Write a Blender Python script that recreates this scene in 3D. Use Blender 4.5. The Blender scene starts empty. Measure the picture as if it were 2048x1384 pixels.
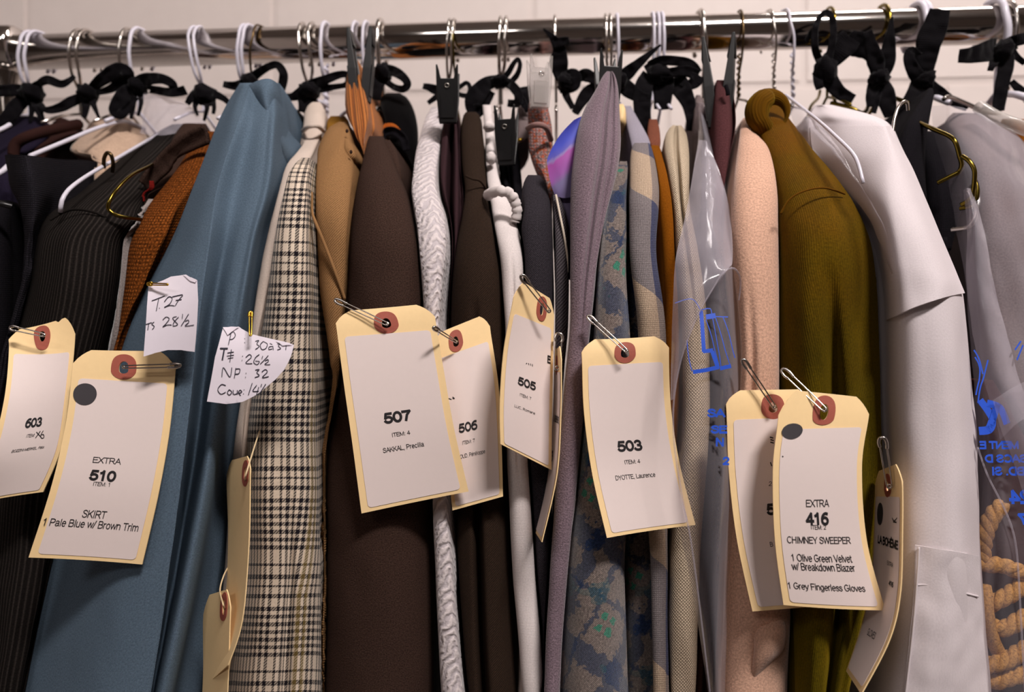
import bpy, bmesh, math, random
from math import sin, cos, pi, radians, sqrt, exp
from mathutils import Vector, Matrix, noise
from mathutils.geometry import delaunay_2d_cdt

random.seed(7)
S = bpy.context.scene
COL = S.collection

# ------------------------------------------------------------------ camera
FPX, CX, CY = 1400.0, 1024.0, 692.0
TH = radians(3.7)                       # the camera is turned slightly left of the rack's normal
CAM = Vector((0, 0, 1.40))
AX = Vector((-sin(TH), cos(TH), 0)); RX = Vector((cos(TH), sin(TH), 0)); UZ = Vector((0, 0, 1))
RY, RZ, RR = 0.64, 1.40 + 0.2816, 0.0160  # hanging rail: plane, height, radius
WY = 1.06                                # painted block wall

cam = bpy.data.cameras.new('camera'); camo = bpy.data.objects.new('camera', cam); COL.objects.link(camo)
camo.location = CAM; camo.rotation_euler = (pi/2, 0, TH)
cam.sensor_width = 36; cam.lens = FPX/2048*36; cam.clip_start = 0.02
cam.dof.use_dof = True; cam.dof.focus_distance = 0.43; cam.dof.aperture_fstop = 5.0
S.camera = camo

# ------------------------------------------------------------------ light and exposure
W = bpy.data.worlds.new('world'); S.world = W; W.use_nodes = True
W.node_tree.nodes['Background'].inputs[0].default_value = (0.9, 0.82, 0.78, 1)
W.node_tree.nodes['Background'].inputs[1].default_value = 0.15
def area(name, loc, target, sx, sy, power, col=(1, .92, .885)):
    l = bpy.data.lights.new(name, 'AREA'); l.shape = 'RECTANGLE'; l.size = sx; l.size_y = sy
    l.energy = power; l.color = col
    o = bpy.data.objects.new(name, l); COL.objects.link(o); o.location = loc
    d = Vector(target) - Vector(loc)
    o.rotation_euler = d.to_track_quat('-Z', 'Y').to_euler()
    return o
area('ceiling_fluorescent_over_rack', (0.84, 0.78, 2.97), (0.84, 0.70, 0), 0.60, 0.14, 8)
area('ceiling_fluorescent_front', (0.62, -0.72, 2.97), (0.05, 0.45, 1.35), 0.50, 0.30, 70)
area('ceiling_fluorescent_rear', (-0.9, -1.7, 2.97), (-0.2, 0.5, 1.4), 1.0, 0.5, 16)
S.view_settings.view_transform = 'Standard'; S.view_settings.look = 'None'
S.view_settings.gamma = 1.0; S.view_settings.use_curve_mapping = False
S.view_settings.exposure = 0.0
try:
    S.cycles.use_denoising = True
    S.cycles.transparent_max_bounces = 24
    S.cycles.max_bounces = 8
    S.cycles.sample_clamp_indirect = 4.0
except Exception: pass

# ------------------------------------------------------------------ coordinates
def P(x, y, d):
    return CAM + AX*d + RX*((x-CX)/FPX*d) + UZ*((CY-y)/FPX*d)
def dep(x, Y):
    return Y/(cos(TH) + (x-CX)/FPX*sin(TH))
def Q(x, y, q):                         # seen at (x, y), q centimetres in front of the rail's plane
    return P(x, y, dep(x, RY - q/100.0))
def proj(p):
    v = p - CAM; d = v.dot(AX)
    return CX + v.dot(RX)/d*FPX, CY - v.z/d*FPX
def mpx(q): return (RY - q/100)/FPX     # metres per photo pixel at q

def cr(a, b, c, d, t):
    return 0.5*((2*b) + (c-a)*t + (2*a-5*b+4*c-d)*t*t + (3*b-a-3*c+d)*t*t*t)
def cat(pts, i, t):
    n = len(pts)
    a = pts[max(i-1, 0)]; b = pts[i]; c = pts[min(i+1, n-1)]; d = pts[min(i+2, n-1)]
    return [cr(a[k], b[k], c[k], d[k], t) for k in range(len(b))]
def resample(rows, n):                  # rows of equal-length number lists -> n interpolated rows, spread by first-column step
    seg = [max(1e-6, sum(abs(rows[i+1][k]-rows[i][k]) for k in range(min(2, len(rows[0]))))) for i in range(len(rows)-1)]
    cum = [0]
    for s in seg: cum.append(cum[-1]+s)
    out = []
    for j in range(n):
        s = cum[-1]*j/(n-1); i = 0
        while i < len(seg)-1 and s > cum[i+1]: i += 1
        out.append(cat(rows, i, (s-cum[i])/seg[i]))
    return out
def smooth_path(pts, n):
    return [Vector(p) for p in resample2([list(p) for p in pts], n)]
def resample2(rows, n):
    seg = [max(1e-9, sqrt(sum((rows[i+1][k]-rows[i][k])**2 for k in range(len(rows[0]))))) for i in range(len(rows)-1)]
    cum = [0]
    for s in seg: cum.append(cum[-1]+s)
    out = []
    for j in range(n):
        s = cum[-1]*j/(n-1); i = 0
        while i < len(seg)-1 and s > cum[i+1]: i += 1
        out.append(cat(rows, i, (s-cum[i])/seg[i]))
    return out

# ------------------------------------------------------------------ objects
def tag_props(o, label=None, cat_=None, group=None, kind=None):
    if label: o['label'] = label
    if cat_: o['category'] = cat_
    if group: o['group'] = group
    if kind: o['kind'] = kind
def wloc(o):
    l = Vector(o.location)
    while o.parent: o = o.parent; l = l + Vector(o.location)
    return l
def mk(name, verts, faces, mat, parent=None, uvs=None, smooth=True, label=None, cat_=None, group=None, kind=None, solid=None):
    vs = [Vector(v) for v in verts]
    lo = Vector((sum(v.x for v in vs)/len(vs), sum(v.y for v in vs)/len(vs), min(v.z for v in vs)))
    me = bpy.data.meshes.new(name)
    me.from_pydata([tuple(v-lo) for v in vs], [], faces)
    if uvs:
        ul = me.uv_layers.new(name='UVMap')
        for lp in me.loops: ul.data[lp.index].uv = uvs[lp.vertex_index]
    if smooth:
        me.polygons.foreach_set('use_smooth', [True]*len(me.polygons))
    me.materials.append(mat); me.update()
    o = bpy.data.objects.new(name, me); COL.objects.link(o)
    if parent:
        o.parent = parent; o.location = lo - wloc(parent)
    else: o.location = lo
    tag_props(o, label, cat_, group, kind)
    if solid:
        m = o.modifiers.new('thickness', 'SOLIDIFY'); m.thickness = abs(solid); m.offset = -1 if solid > 0 else 1
        e = o.modifiers.new('crisp_rim', 'EDGE_SPLIT'); e.split_angle = radians(45)
    return o
def empty(name, loc, label, cat_, group=None):
    o = bpy.data.objects.new(name, None); COL.objects.link(o); o.location = loc
    o.empty_display_size = 0.02
    tag_props(o, label, cat_, group); return o

def frame_tube(path, rad, res=8, closed=False):
    vs, fs = [], []
    n = len(path); up = None
    for i, p in enumerate(path):
        a = path[(i-1) % n] if closed else path[max(i-1, 0)]
        b = path[(i+1) % n] if closed else path[min(i+1, n-1)]
        t = (b-a)
        if t.length < 1e-9: t = Vector((0, 0, 1))
        t.normalize()
        if up is None:
            up = Vector((0, 0, 1)) if abs(t.z) < .9 else Vector((1, 0, 0))
        s = t.cross(up)
        if s.length < 1e-6: s = t.cross(Vector((0, 1, 0)))
        s.normalize(); up = s.cross(t).normalized()
        r = rad[i] if isinstance(rad, (list, tuple)) else rad
        for k in range(res):
            an = 2*pi*k/res
            vs.append(p + s*cos(an)*r + up*sin(an)*r)
    m = n if closed else n-1
    for i in range(m):
        for k in range(res):
            a = i*res+k; b = i*res+(k+1) % res; c = ((i+1) % n)*res+(k+1) % res; d = ((i+1) % n)*res+k
            fs.append((a, d, c, b))
    if not closed:
        fs.append(tuple(range(res))); fs.append(tuple(reversed(range((n-1)*res, n*res))))
    return vs, fs
def tube(name, path, rad, mat, parent=None, res=8, closed=False, **k):
    vs, fs = frame_tube(path, rad, res, closed)
    return mk(name, vs, fs, mat, parent, **k)
def merge(parts):
    vs, fs = [], []
    for v, f in parts:
        o = len(vs); vs += v; fs += [tuple(i+o for i in g) for g in f]
    return vs, fs

# ------------------------------------------------------------------ materials
def lin(c):
    return tuple(((x/255)/12.92 if x/255 <= .04045 else (((x/255)+.055)/1.055)**2.4) for x in c) + (1,)
class NB:
    def __init__(s, name):
        s.m = bpy.data.materials.new(name); s.m.use_nodes = True; s.t = s.m.node_tree
        s.t.nodes.clear(); s.out = s.t.nodes.new('ShaderNodeOutputMaterial')
    def n(s, typ, ins=None, **props):
        nd = s.t.nodes.new('ShaderNode'+typ)
        for k, v in props.items(): setattr(nd, k, v)
        for k, v in (ins or {}).items(): s.set(nd.inputs[k], v)
        return nd
    def set(s, sock, v):
        if isinstance(v, bpy.types.NodeSocket): s.t.links.new(v, sock)
        else: sock.default_value = v[:3] if sock.type == 'VECTOR' and hasattr(v, '__len__') else v
    def math(s, op, a, b=0.0, c=0.0):
        nd = s.t.nodes.new('ShaderNodeMath'); nd.operation = op
        s.set(nd.inputs[0], a); s.set(nd.inputs[1], b); s.set(nd.inputs[2], c); return nd.outputs[0]
    def mix(s, f, a, b, mode='MIX'):
        nd = s.t.nodes.new('ShaderNodeMix'); nd.data_type = 'RGBA'; nd.blend_type = mode
        s.set(nd.inputs[0], f); s.set(nd.inputs[6], a); s.set(nd.inputs[7], b); return nd.outputs[2]
    def ramp(s, f, stops, interp='LINEAR'):
        nd = s.t.nodes.new('ShaderNodeValToRGB'); cr_ = nd.color_ramp; cr_.interpolation = interp
        while len(cr_.elements) < len(stops): cr_.elements.new(0.5)
        for e, (p, c) in zip(cr_.elements, stops):
            e.position = p; e.color = c if len(c) == 4 else tuple(c)+(1,)
        s.set(nd.inputs[0], f); return nd.outputs[0]
    def uv(s):
        tc = s.n('TexCoord'); sp = s.n('SeparateXYZ', {0: tc.outputs['UV']})
        return tc.outputs['UV'], sp.outputs[0], sp.outputs[1]
    def noise(s, vec, scale, detail=2, rough=.5, stretch=None):
        if stretch:
            mp = s.n('Mapping', {'Vector': vec, 'Scale': stretch}); vec = mp.outputs[0]
        nd = s.n('TexNoise', {'Vector': vec, 'Scale': scale, 'Detail': detail, 'Roughness': rough})
        return nd.outputs['Fac']
    def wave(s, coord, period, phase=0.0):
        return s.math('MULTIPLY_ADD', s.math('SINE', s.math('MULTIPLY_ADD', coord, 2*pi/period, phase)), .5, .5)
    def done(s, surf): s.t.links.new(surf, s.out.inputs[0]); return s.m
    def principled(s, col, rough=.6, metal=0.0, h=None, bump=.3, dist=.001, **ins):
        p = s.n('BsdfPrincipled', {'Base Color': col, 'Roughness': rough, 'Metallic': metal})
        for k, v in ins.items(): s.set(p.inputs[k.replace('_', ' ')], v)
        if h is not None:
            b = s.n('Bump', {'Height': h, 'Strength': bump, 'Distance': dist}); s.set(p.inputs['Normal'], b.outputs[0])
        return p.outputs[0]

def simple(name, col, rough=.5, metal=0.0, nz=0.08, nscale=60, bump=0.0, **ins):
    b = NB(name); tc = b.n('TexCoord'); v = tc.outputs['Object']
    f = b.noise(v, nscale, 3)
    c = lin(col)
    c1 = tuple(x*(1-nz) for x in c[:3])+(1,); c2 = tuple(min(1, x*(1+nz)) for x in c[:3])+(1,)
    colr = b.mix(f, c1, c2)
    return b.done(b.principled(colr, rough, metal, f if bump else None, bump, .001, **ins))

def weave_val(b, kind, uv, u, v, p):
    if kind == 'twill':
        return b.wave(b.math('ADD', u, v), p)
    if kind == 'plain':
        return b.math('MULTIPLY', b.wave(u, p), b.wave(v, p))
    if kind == 'basket':
        a = b.wave(u, p); c = b.wave(v, p)
        return b.math('ABSOLUTE', b.math('SUBTRACT', a, c))
    if kind == 'cord':
        return b.math('MULTIPLY', b.math('POWER', b.wave(u, p), 3.0), 1.5)  # narrow crests; the ribs' highlights are painted into the cloth colour with them
    if kind == 'rib':
        return b.wave(v, p)
    return b.noise(uv, 1.0/p, 2)
def cloth_out(b, col, kind, uv, u, v, p, contrast, fleck, bump, rough, sheen, scol, fleckscale=900):
    w = weave_val(b, kind, uv, u, v, p)
    nz = b.noise(uv, fleckscale, 2, .7)
    big = b.noise(uv, 14, 3)
    k = b.math('MULTIPLY_ADD', b.math('SUBTRACT', w, .5), contrast, 1.0)
    k = b.math('MULTIPLY', k, b.math('MULTIPLY_ADD', b.math('SUBTRACT', nz, .5), fleck*4.2, 1.0))
    k = b.math('MULTIPLY', k, b.math('MULTIPLY_ADD', b.math('SUBTRACT', big, .5), .25, 1.0))
    sc = b.n('VectorMath', {0: col, 'Scale': k}, operation='SCALE')
    h = b.math('MULTIPLY_ADD', nz, .5, b.math('MULTIPLY', w, .6))
    return b.done(b.principled(sc.outputs[0], rough, 0, h, bump, .0006,
                               Sheen_Weight=sheen, Sheen_Roughness=.4, Sheen_Tint=lin(scol), Specular_IOR_Level=.06))
def fabric(name, col, kind='twill', p=.0014, contrast=.5, fleck=.35, bump=.5, rough=.95, sheen=0.0, scol=(255, 255, 255), fleckscale=900):
    b = NB(name); uv, u, v = b.uv()
    return cloth_out(b, lin(col), kind, uv, u, v, p, contrast, fleck, bump, rough, sheen, scol, fleckscale)
def stripes(b, coord, period, bands, off=0.0):   # bands: (start, end) as fractions -> 1 inside
    f = b.math('FRACT', b.math('MULTIPLY_ADD', coord, 1/period, off))
    st = [(0.0, (0, 0, 0))]
    for a, e in bands:
        if a > 0: st.append((a, (1, 1, 1)))
        else: st[0] = (0.0, (1, 1, 1))
        if e < 1: st.append((e, (0, 0, 0)))
    return b.ramp(f, st, 'CONSTANT')
def to_val(b, c):
    return b.n('RGBToBW', {0: c}).outputs[0]

M = {}
M['blue'] = fabric('blue_wool', (90, 107, 123), 'twill', .0011, .35, .30, .5)
M['cord'] = fabric('black_corduroy', (33, 29, 27), 'cord', .0036, .95, .5, .9)
M['darkpanel'] = fabric('charcoal_wool', (33, 31, 36), 'plain', .0016, .5, .5, .7)
M['fleece'] = fabric('grey_fleece', (150, 140, 136), 'noise', .002, .5, .4, .8, sheen=.5)
M['beigefleece'] = fabric('beige_fleece', (188, 160, 138), 'noise', .004, .4, .3, .6, sheen=.5)
M['rust'] = fabric('rust_tweed', (116, 62, 22), 'plain', .0026, .9, .9, .9, fleckscale=520)
M['navy'] = fabric('navy_purple_wool', (28, 23, 38), 'noise', .002, .4, .3, .5)
M['maroonb'] = fabric('dark_maroon_wool', (46, 27, 24), 'noise', .002, .4, .3, .5)
M['cream'] = fabric('cream_cotton', (212, 195, 182), 'plain', .0009, .15, .12, .3)
M['beige'] = fabric('beige_twill', (142, 106, 70), 'twill', .0018, .55, .25, .6)
M['brown'] = fabric('dark_brown_wool', (56, 41, 35), 'noise', .0012, .4, .7, .7, fleckscale=1200)
M['brown2'] = fabric('deep_brown_gabardine', (45, 34, 27), 'twill', .0016, .6, .4, .5)
M['maroon'] = fabric('maroon_brown_suiting', (54, 36, 40), 'twill', .0013, .6, .35, .4)
M['burgundy'] = fabric('burgundy_suiting', (78, 46, 48), 'twill', .0013, .5, .35, .4)
M['whitecotton'] = fabric('white_gauze', (222, 212, 210), 'plain', .001, .15, .12, .35)
M['charcoal'] = fabric('charcoal_suiting', (50, 46, 51), 'basket', .0015, .6, .5, .6)
M['blackcloth'] = fabric('black_cotton', (20, 18, 22), 'plain', .0014, .4, .4, .5)
M['velvetblack'] = fabric('black_velvet', (6, 5, 6), 'noise', .001, .2, .2, .3, sheen=.05)
M['denim'] = fabric('grey_denim', (76, 71, 75), 'twill', .0024, 1.1, .35, .7)
M['lavender'] = fabric('lavender_lining', (118, 108, 138), 'noise', .001, .1, .05, .1, rough=.5)
M['mauve'] = fabric('mauve_fleece', (120, 103, 112), 'noise', .0013, .7, .5, 1.0, sheen=.35, fleckscale=1000)
M['caramel'] = fabric('caramel_velvet', (118, 66, 9), 'noise', .0012, .25, .25, .3, sheen=.5, scol=(240, 150, 40))
M['burlap'] = fabric('natural_burlap', (198, 180, 156), 'basket', .0021, 1.0, .3, 1.0)
M['pink'] = fabric('pale_pink_wool', (204, 163, 140), 'noise', .0016, .3, .28, .6, sheen=.35, fleckscale=700)
M['white'] = fabric('white_twill', (211, 202, 205), 'noise', .0011, .06, .06, .2)
M['greycloth'] = fabric('grey_wool', (110, 97, 97), 'noise', .002, .3, .3, .4)
M['darkred'] = fabric('dark_red_cloth', (58, 28, 25), 'noise', .002, .3, .3, .4)
M['mustard'] = fabric('mustard_cloth', (140, 98, 36), 'plain', .002, .3, .3, .4)
M['greyl'] = fabric('lavender_grey_cotton', (150, 144, 156), 'plain', .0012, .2, .2, .3)
M['brownleather'] = fabric('brown_collar_cloth', (112, 66, 50), 'noise', .002, .3, .4, .4)
M['ribbon'] = fabric('black_ribbon', (14, 12, 15), 'rib', .0016, .5, .3, .6, rough=.85, sheen=.1)

def m_olive():
    b = NB('olive_velvet'); uv, u, v = b.uv()
    f = b.noise(uv, 9, 3, .6, (2.2, 1, 1))
    col = b.ramp(f, [(.34, lin((52, 45, 3))), (.56, lin((76, 63, 4))), (.74, lin((98, 72, 5)))])
    top = b.ramp(v, [(.0, (1, 1, 1)), (.16, (.5, .5, .5)), (.30, (0, 0, 0))])
    f2 = b.noise(uv, 22, 2)
    col = b.mix(b.math('MULTIPLY', to_val(b, top), b.math('MULTIPLY', f2, 1.1)), col, lin((108, 56, 8)))
    return cloth_out(b, col, 'cord', uv, u, v, .0014, .16, .4, .5, .9, .30, (190, 160, 40), 700)
M['olive'] = m_olive()
def m_plaid():
    b = NB('black_and_cream_plaid'); uv, u, v = b.uv()
    bv = [(i*.072, i*.072+.037) for i in range(7)] + [(.60, .622), (.70, .745), (.80, .818), (.88, .92)]
    sv = to_val(b, stripes(b, v, .068, bv, .15))
    bu = [(i*.105, i*.105+.056) for i in range(6)] + [(.68, .72), (.78, .84), (.90, .94)]
    su = to_val(b, stripes(b, u, .040, bu, .72))
    tw = b.math('GREATER_THAN', b.wave(b.math('ADD', u, v), .0020), .5)
    s = b.math('ADD', su, sv)                       # one set of threads dark -> twill hatch, both -> solid
    hatch = b.math('MULTIPLY', b.math('GREATER_THAN', s, .5), b.math('MULTIPLY_ADD', tw, .45, .45))
    dark = b.math('MAXIMUM', hatch, b.math('GREATER_THAN', s, 1.5))
    col = b.mix(dark, lin((220, 203, 184)), lin((30, 26, 31)))
    yl = to_val(b, stripes(b, u, .081, [(.43, .47), (.50, .53)], 0.2))
    col = b.mix(b.math('MULTIPLY', yl, .28), col, lin((178, 150, 78)))
    return cloth_out(b, col, 'twill', uv, u, v, .001, .12, .12, .4, .9, .1, (255, 255, 255))
M['plaid'] = m_plaid()
def m_teal():
    b = NB('teal_grey_tartan_flannel'); uv, u, v = b.uv()
    a1 = b.math('ADD', u, b.math('MULTIPLY', v, .55)); a2 = b.math('SUBTRACT', v, b.math('MULTIPLY', u, .55))
    wob = b.math('ADD', b.math('MULTIPLY', b.math('SUBTRACT', b.noise(uv, 60, 2), .5), .012), b.math('MULTIPLY', b.math('SUBTRACT', b.noise(uv, 260, 2), .5), .009))
    a1 = b.math('ADD', a1, b.math('MULTIPLY', wob, .6)); a2 = b.math('ADD', a2, b.math('MULTIPLY', wob, .6))
    s1 = to_val(b, stripes(b, b.math('ADD', a1, wob), .062, [(0, .22), (.46, .52)], .62))
    s2 = to_val(b, stripes(b, b.math('ADD', a2, wob), .076, [(0, .20), (.50, .56)], .40))
    base = b.mix(b.noise(uv, 620, 2, .8, (1, .4, 1)), lin((74, 66, 66)), lin((150, 136, 128)))
    both = b.math('GREATER_THAN', b.math('ADD', s1, s2), 1.5)
    col = b.mix(b.math('MULTIPLY', b.math('MAXIMUM', s1, s2), .75), base, lin((40, 56, 82)))
    col = b.mix(b.math('MULTIPLY', both, .8), col, lin((24, 46, 84)))
    g1 = to_val(b, stripes(b, a1, .062, [(.60, .68), (.74, .82)], .62)); g2 = to_val(b, stripes(b, a2, .076, [(.64, .71), (.77, .84)], .40))
    col = b.mix(b.math('MULTIPLY', b.math('MULTIPLY', g1, g2), .85), col, lin((34, 124, 100)))
    tw = b.noise(uv, 30, 3)
    col = b.mix(b.math('MULTIPLY', b.math('GREATER_THAN', tw, .60), .35), col, lin((40, 92, 96)))
    return cloth_out(b, col, 'twill', uv, u, v, .0013, .35, .6, .8, .95, .3, (255, 255, 255), 800)
M['teal'] = m_teal()
def m_check():
    b = NB('tan_grey_blue_block_check'); uv, u, v = b.uv()
    a1 = b.math('ADD', v, b.math('MULTIPLY', u, -.75))
    s = stripes
    cu = to_val(b, s(b, u, .060, [(.62, 1)], .52))
    cv = to_val(b, s(b, a1, .120, [(.40, .95)], -.24))
    col = b.mix(cv, lin((182, 160, 138)), lin((128, 120, 121)))
    blue = b.math('MULTIPLY', cu, .85)
    col = b.mix(b.math('MULTIPLY', blue, cv), col, lin((54, 62, 96)))
    col = b.mix(b.math('MULTIPLY', blue, b.math('SUBTRACT', 1.0, cv)), col, lin((128, 118, 116)))
    return cloth_out(b, col, 'plain', uv, u, v, .0012, .5, .3, .6, .92, .1, (255, 255, 255))
M['check'] = m_check()
def m_whiteknit():
    b = NB('white_leaf_lace_knit'); uv, u, v = b.uv()
    d = b.math('ADD', b.math('MULTIPLY', b.math('ABSOLUTE', b.math('SUBTRACT', u, .004)), -1.1), v)
    wob = b.math('MULTIPLY', b.noise(uv, 90, 2), .016)
    w = b.wave(b.math('ADD', d, wob), .0078)
    m = b.math('GREATER_THAN', w, .52)
    msk = b.math('MULTIPLY', b.math('GREATER_THAN', u, -.012), .8)
    col = b.mix(b.math('MULTIPLY', m, msk), lin((216, 206, 206)), lin((190, 181, 185)))
    h = b.math('MULTIPLY_ADD', w, -1.0, b.math('MULTIPLY', b.noise(uv, 900, 2), .3))
    return b.done(b.principled(col, .9, 0, h, .8, .0012, Sheen_Weight=.2, Specular_IOR_Level=.1))
M['whiteknit'] = m_whiteknit()
def m_pin():
    b = NB('orange_and_black_herringbone_stripe'); uv, u, v = b.uv()
    f = b.math('FRACT', b.math('MULTIPLY', u, 1/.0040))
    zig = b.math('MULTIPLY', b.math('SUBTRACT', b.math('GREATER_THAN', f, .5), .5), 2.0)
    hatch = b.math('GREATER_THAN', b.wave(b.math('MULTIPLY_ADD', u, zig, v), .0016), .45)
    st = to_val(b, stripes(b, u, .0040, [(.0, .30)]))
    col = b.mix(hatch, lin((206, 132, 72)), lin((140, 80, 38)))
    col = b.mix(b.math('MULTIPLY', st, b.math('MULTIPLY_ADD', hatch, .4, .6)), col, lin((32, 22, 20)))
    return cloth_out(b, col, 'noise', uv, u, v, .001, .1, .15, .3, .7, .1, (255, 255, 255))
M['pin'] = m_pin()
def m_redtweed():
    b = NB('red_grey_tweed'); uv, u, v = b.uv()
    f = b.noise(uv, 260, 3, .8)
    col = b.ramp(f, [(.36, lin((74, 62, 66))), (.48, lin((150, 130, 126))), (.56, lin((158, 64, 48))), (.66, lin((150, 96, 44)))])
    return cloth_out(b, col, 'plain', uv, u, v, .003, .6, .4, .9, .95, .1, (255, 255, 255))
M['redtweed'] = m_redtweed()
def m_irid():
    b = NB('blue_violet_sheer_trim'); uv, u, v = b.uv()
    d = b.math('ADD', v, b.math('MULTIPLY', u, .9))
    nz = b.noise(uv, 220, 2, .5, (1, .25, 1))
    t = b.math('ADD', b.math('MULTIPLY', d, 1/.07), b.math('MULTIPLY', b.math('SUBTRACT', nz, .5), .12))
    col = b.ramp(t, [(.0, lin((46, 50, 140))), (.26, lin((66, 76, 184))), (.36, lin((88, 86, 180))), (.40, lin((140, 122, 180))),
                     (.44, lin((164, 78, 164))), (.62, lin((150, 86, 164))), (.70, lin((118, 106, 150)))])
    return b.done(b.principled(col, .6, 0, nz, .2, .0004, Specular_IOR_Level=.3))
M['irid'] = m_irid()

M['chrome'] = simple('chrome', (205, 200, 196), .10, 1.0, .02, 30)
M['steel'] = simple('nickel_wire', (196, 190, 184), .18, 1.0, .03, 90)
M['whitewire'] = simple('white_coated_wire', (214, 210, 222), .32, 0, .03, 80)
M['brass'] = simple('brass_wire', (108, 92, 36), .22, 1.0, .08, 90)
M['gold'] = simple('gold_pin', (206, 168, 66), .2, 1.0, .04, 90)
M['darkwire'] = simple('dark_bronze_wire', (92, 74, 50), .3, 1.0, .1, 80)
M['blackplastic'] = simple('black_plastic', (12, 11, 13), .40, 0, .1, 200, .05)
M['manila'] = simple('manila_card', (246, 214, 160), .75, 0, .03, 300, .05)
M['sticker'] = simple('label_paper', (229, 214, 210), .7, 0, .015, 300, .03)
M['paper'] = simple('note_paper', (228, 220, 230), .7, 0, .02, 200, .04)
M['eyelet'] = simple('red_brown_fibre_patch', (160, 82, 66), .7, 0, .1, 500, .1)
M['ink'] = simple('black_ink', (30, 27, 30), .6, 0, .05)
M['pen'] = simple('pen_ink', (38, 36, 52), .6, 0, .05)
M['dot'] = simple('dark_grey_dot_sticker', (58, 54, 58), .6, 0, .05)
M['blueink'] = simple('blue_bag_print', (36, 84, 205), .5, 0, .04)
M['thread'] = simple('cream_thread', (214, 190, 150), .8)
M['seamw'] = fabric('cream_seam', (214, 200, 184), 'twill', .001, .4, .2, .4)
M['orangecloth'] = fabric('orange_lining', (196, 104, 40), 'twill', .002, .6, .3, .3)  # plain orange cloth of the velvet jacket's trim
M['redlining'] = fabric('red_lining', (110, 24, 20), 'plain', .002, .3, .3, .3)
M['bone'] = simple('pale_yellow_toggle', (232, 198, 140), .5)
def m_film(name, base, edge, col, rough):
    b = NB(name)
    tr = b.n('BsdfTransparent', {0: (.97, .96, .97, 1)}).outputs[0]
    tc = b.n('TexCoord'); nz = b.noise(tc.outputs['Object'], 26, 3, .55, (1, 1, .35))
    pr = b.principled(lin(col), rough, 0, nz, .35, .004, Specular_IOR_Level=.8)
    lw = b.n('LayerWeight', {'Blend': .35})
    f = b.math('MULTIPLY_ADD', b.math('POWER', lw.outputs['Facing'], 1.6), edge, base)
    f = b.math('ADD', f, b.math('MULTIPLY', b.math('SUBTRACT', nz, .45), .18))
    f = b.math('MINIMUM', b.math('MAXIMUM', f, .02), .95)
    ms = b.n('MixShader', {0: f, 1: tr, 2: pr})
    return b.done(ms.outputs[0])
M['film'] = m_film('clear_polythene_film', .09, .5, (208, 202, 212), .13)
M['filmmilky'] = m_film('milky_polythene_film', .20, .5, (204, 197, 208), .15)
M['clearplastic'] = m_film('clear_plastic', .32, .6, (206, 200, 194), .08)
def m_rope():
    b = NB('manila_rope_fibre'); tc = b.n('TexCoord'); f = b.noise(tc.outputs['Object'], 700, 3, .7)
    col = b.ramp(f, [(.3, lin((118, 78, 30))), (.6, lin((190, 140, 70)))])
    return b.done(b.principled(col, .85, 0, f, .6, .0008))
M['rope'] = m_rope()
def m_wall(name, col):
    b = NB(name); tc = b.n('TexCoord'); v = tc.outputs['Object']
    f = b.noise(v, 38, 4, .6); g = b.noise(v, 420, 3, .6)
    c = b.mix(f, lin(tuple(x-5 for x in col)), lin(tuple(min(255, x+4) for x in col)))
    h = b.math('ADD', b.math('MULTIPLY', f, .4), g)
    return b.done(b.principled(c, .55, 0, h, .35, .0012))
M['wallpaint'] = m_wall('painted_block', (225, 213, 208))
M['mortar'] = m_wall('painted_mortar', (220, 208, 203))
M['floor'] = m_wall('grey_vinyl_floor', (120, 112, 108))
M['ceiling'] = m_wall('ceiling_paint', (150, 142, 136))
M['dimwall'] = m_wall('far_wall_paint', (128, 118, 112))
# ------------------------------------------------------------------ room
def box(name, lo, hi, mat, **k):
    x0, y0, z0 = lo; x1, y1, z1 = hi
    v = [(x0, y0, z0), (x1, y0, z0), (x1, y1, z0), (x0, y1, z0), (x0, y0, z1), (x1, y0, z1), (x1, y1, z1), (x0, y1, z1)]
    f = [(0, 3, 2, 1), (4, 5, 6, 7), (0, 1, 5, 4), (1, 2, 6, 5), (2, 3, 7, 6), (3, 0, 4, 7)]
    return mk(name, v, f, mat, smooth=False, **k)
box('floor', (-3, -3, -.05), (3, WY+.2, 0), M['floor'], kind='structure')
box('ceiling', (-3, -3, 3.0), (3, WY+.2, 3.05), M['ceiling'], kind='structure')
wall = box('wall_back', (-3, WY, 0), (3, WY+.2, 3.0), M['mortar'], kind='structure')
box('wall_left', (-3.1, -3, 0), (-3, WY+.2, 3.0), M['wallpaint'], kind='structure')
box('wall_right', (3, -3, 0), (3.1, WY+.2, 3.0), M['wallpaint'], kind='structure')
box('wall_front', (-3, -3.1, 0), (3, -3, 3.0), M['dimwall'], kind='structure')
# painted concrete blocks of the wall, one object each, shared mesh
bw, bh, jt = .400, .200, .009
def block_mesh():
    bm = bmesh.new(); bmesh.ops.create_cube(bm, size=1)
    bmesh.ops.scale(bm, vec=(bw-jt, .012, bh-jt), verts=bm.verts)
    bmesh.ops.bevel(bm, geom=bm.edges[:], offset=.0014, segments=2, affect='EDGES')
    me = bpy.data.meshes.new('block'); bm.to_mesh(me); bm.free()
    me.materials.append(M['wallpaint']); return me
bme = block_mesh()
jx = Q(1065, 20, (RY-WY)*100).x; jz = Q(1720, 168, (RY-WY)*100).z
wl = wloc(wall)
for r in range(-4, 4):
    for c in range(-4, 4):
        o = bpy.data.objects.new('block', bme); COL.objects.link(o); o.parent = wall
        o.location = Vector((jx + bw*(c+.5) + (bw/2 if r % 2 else 0), WY+.0040+random.uniform(-.0003, .0003), jz + bh*(r+.5))) - wl

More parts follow.
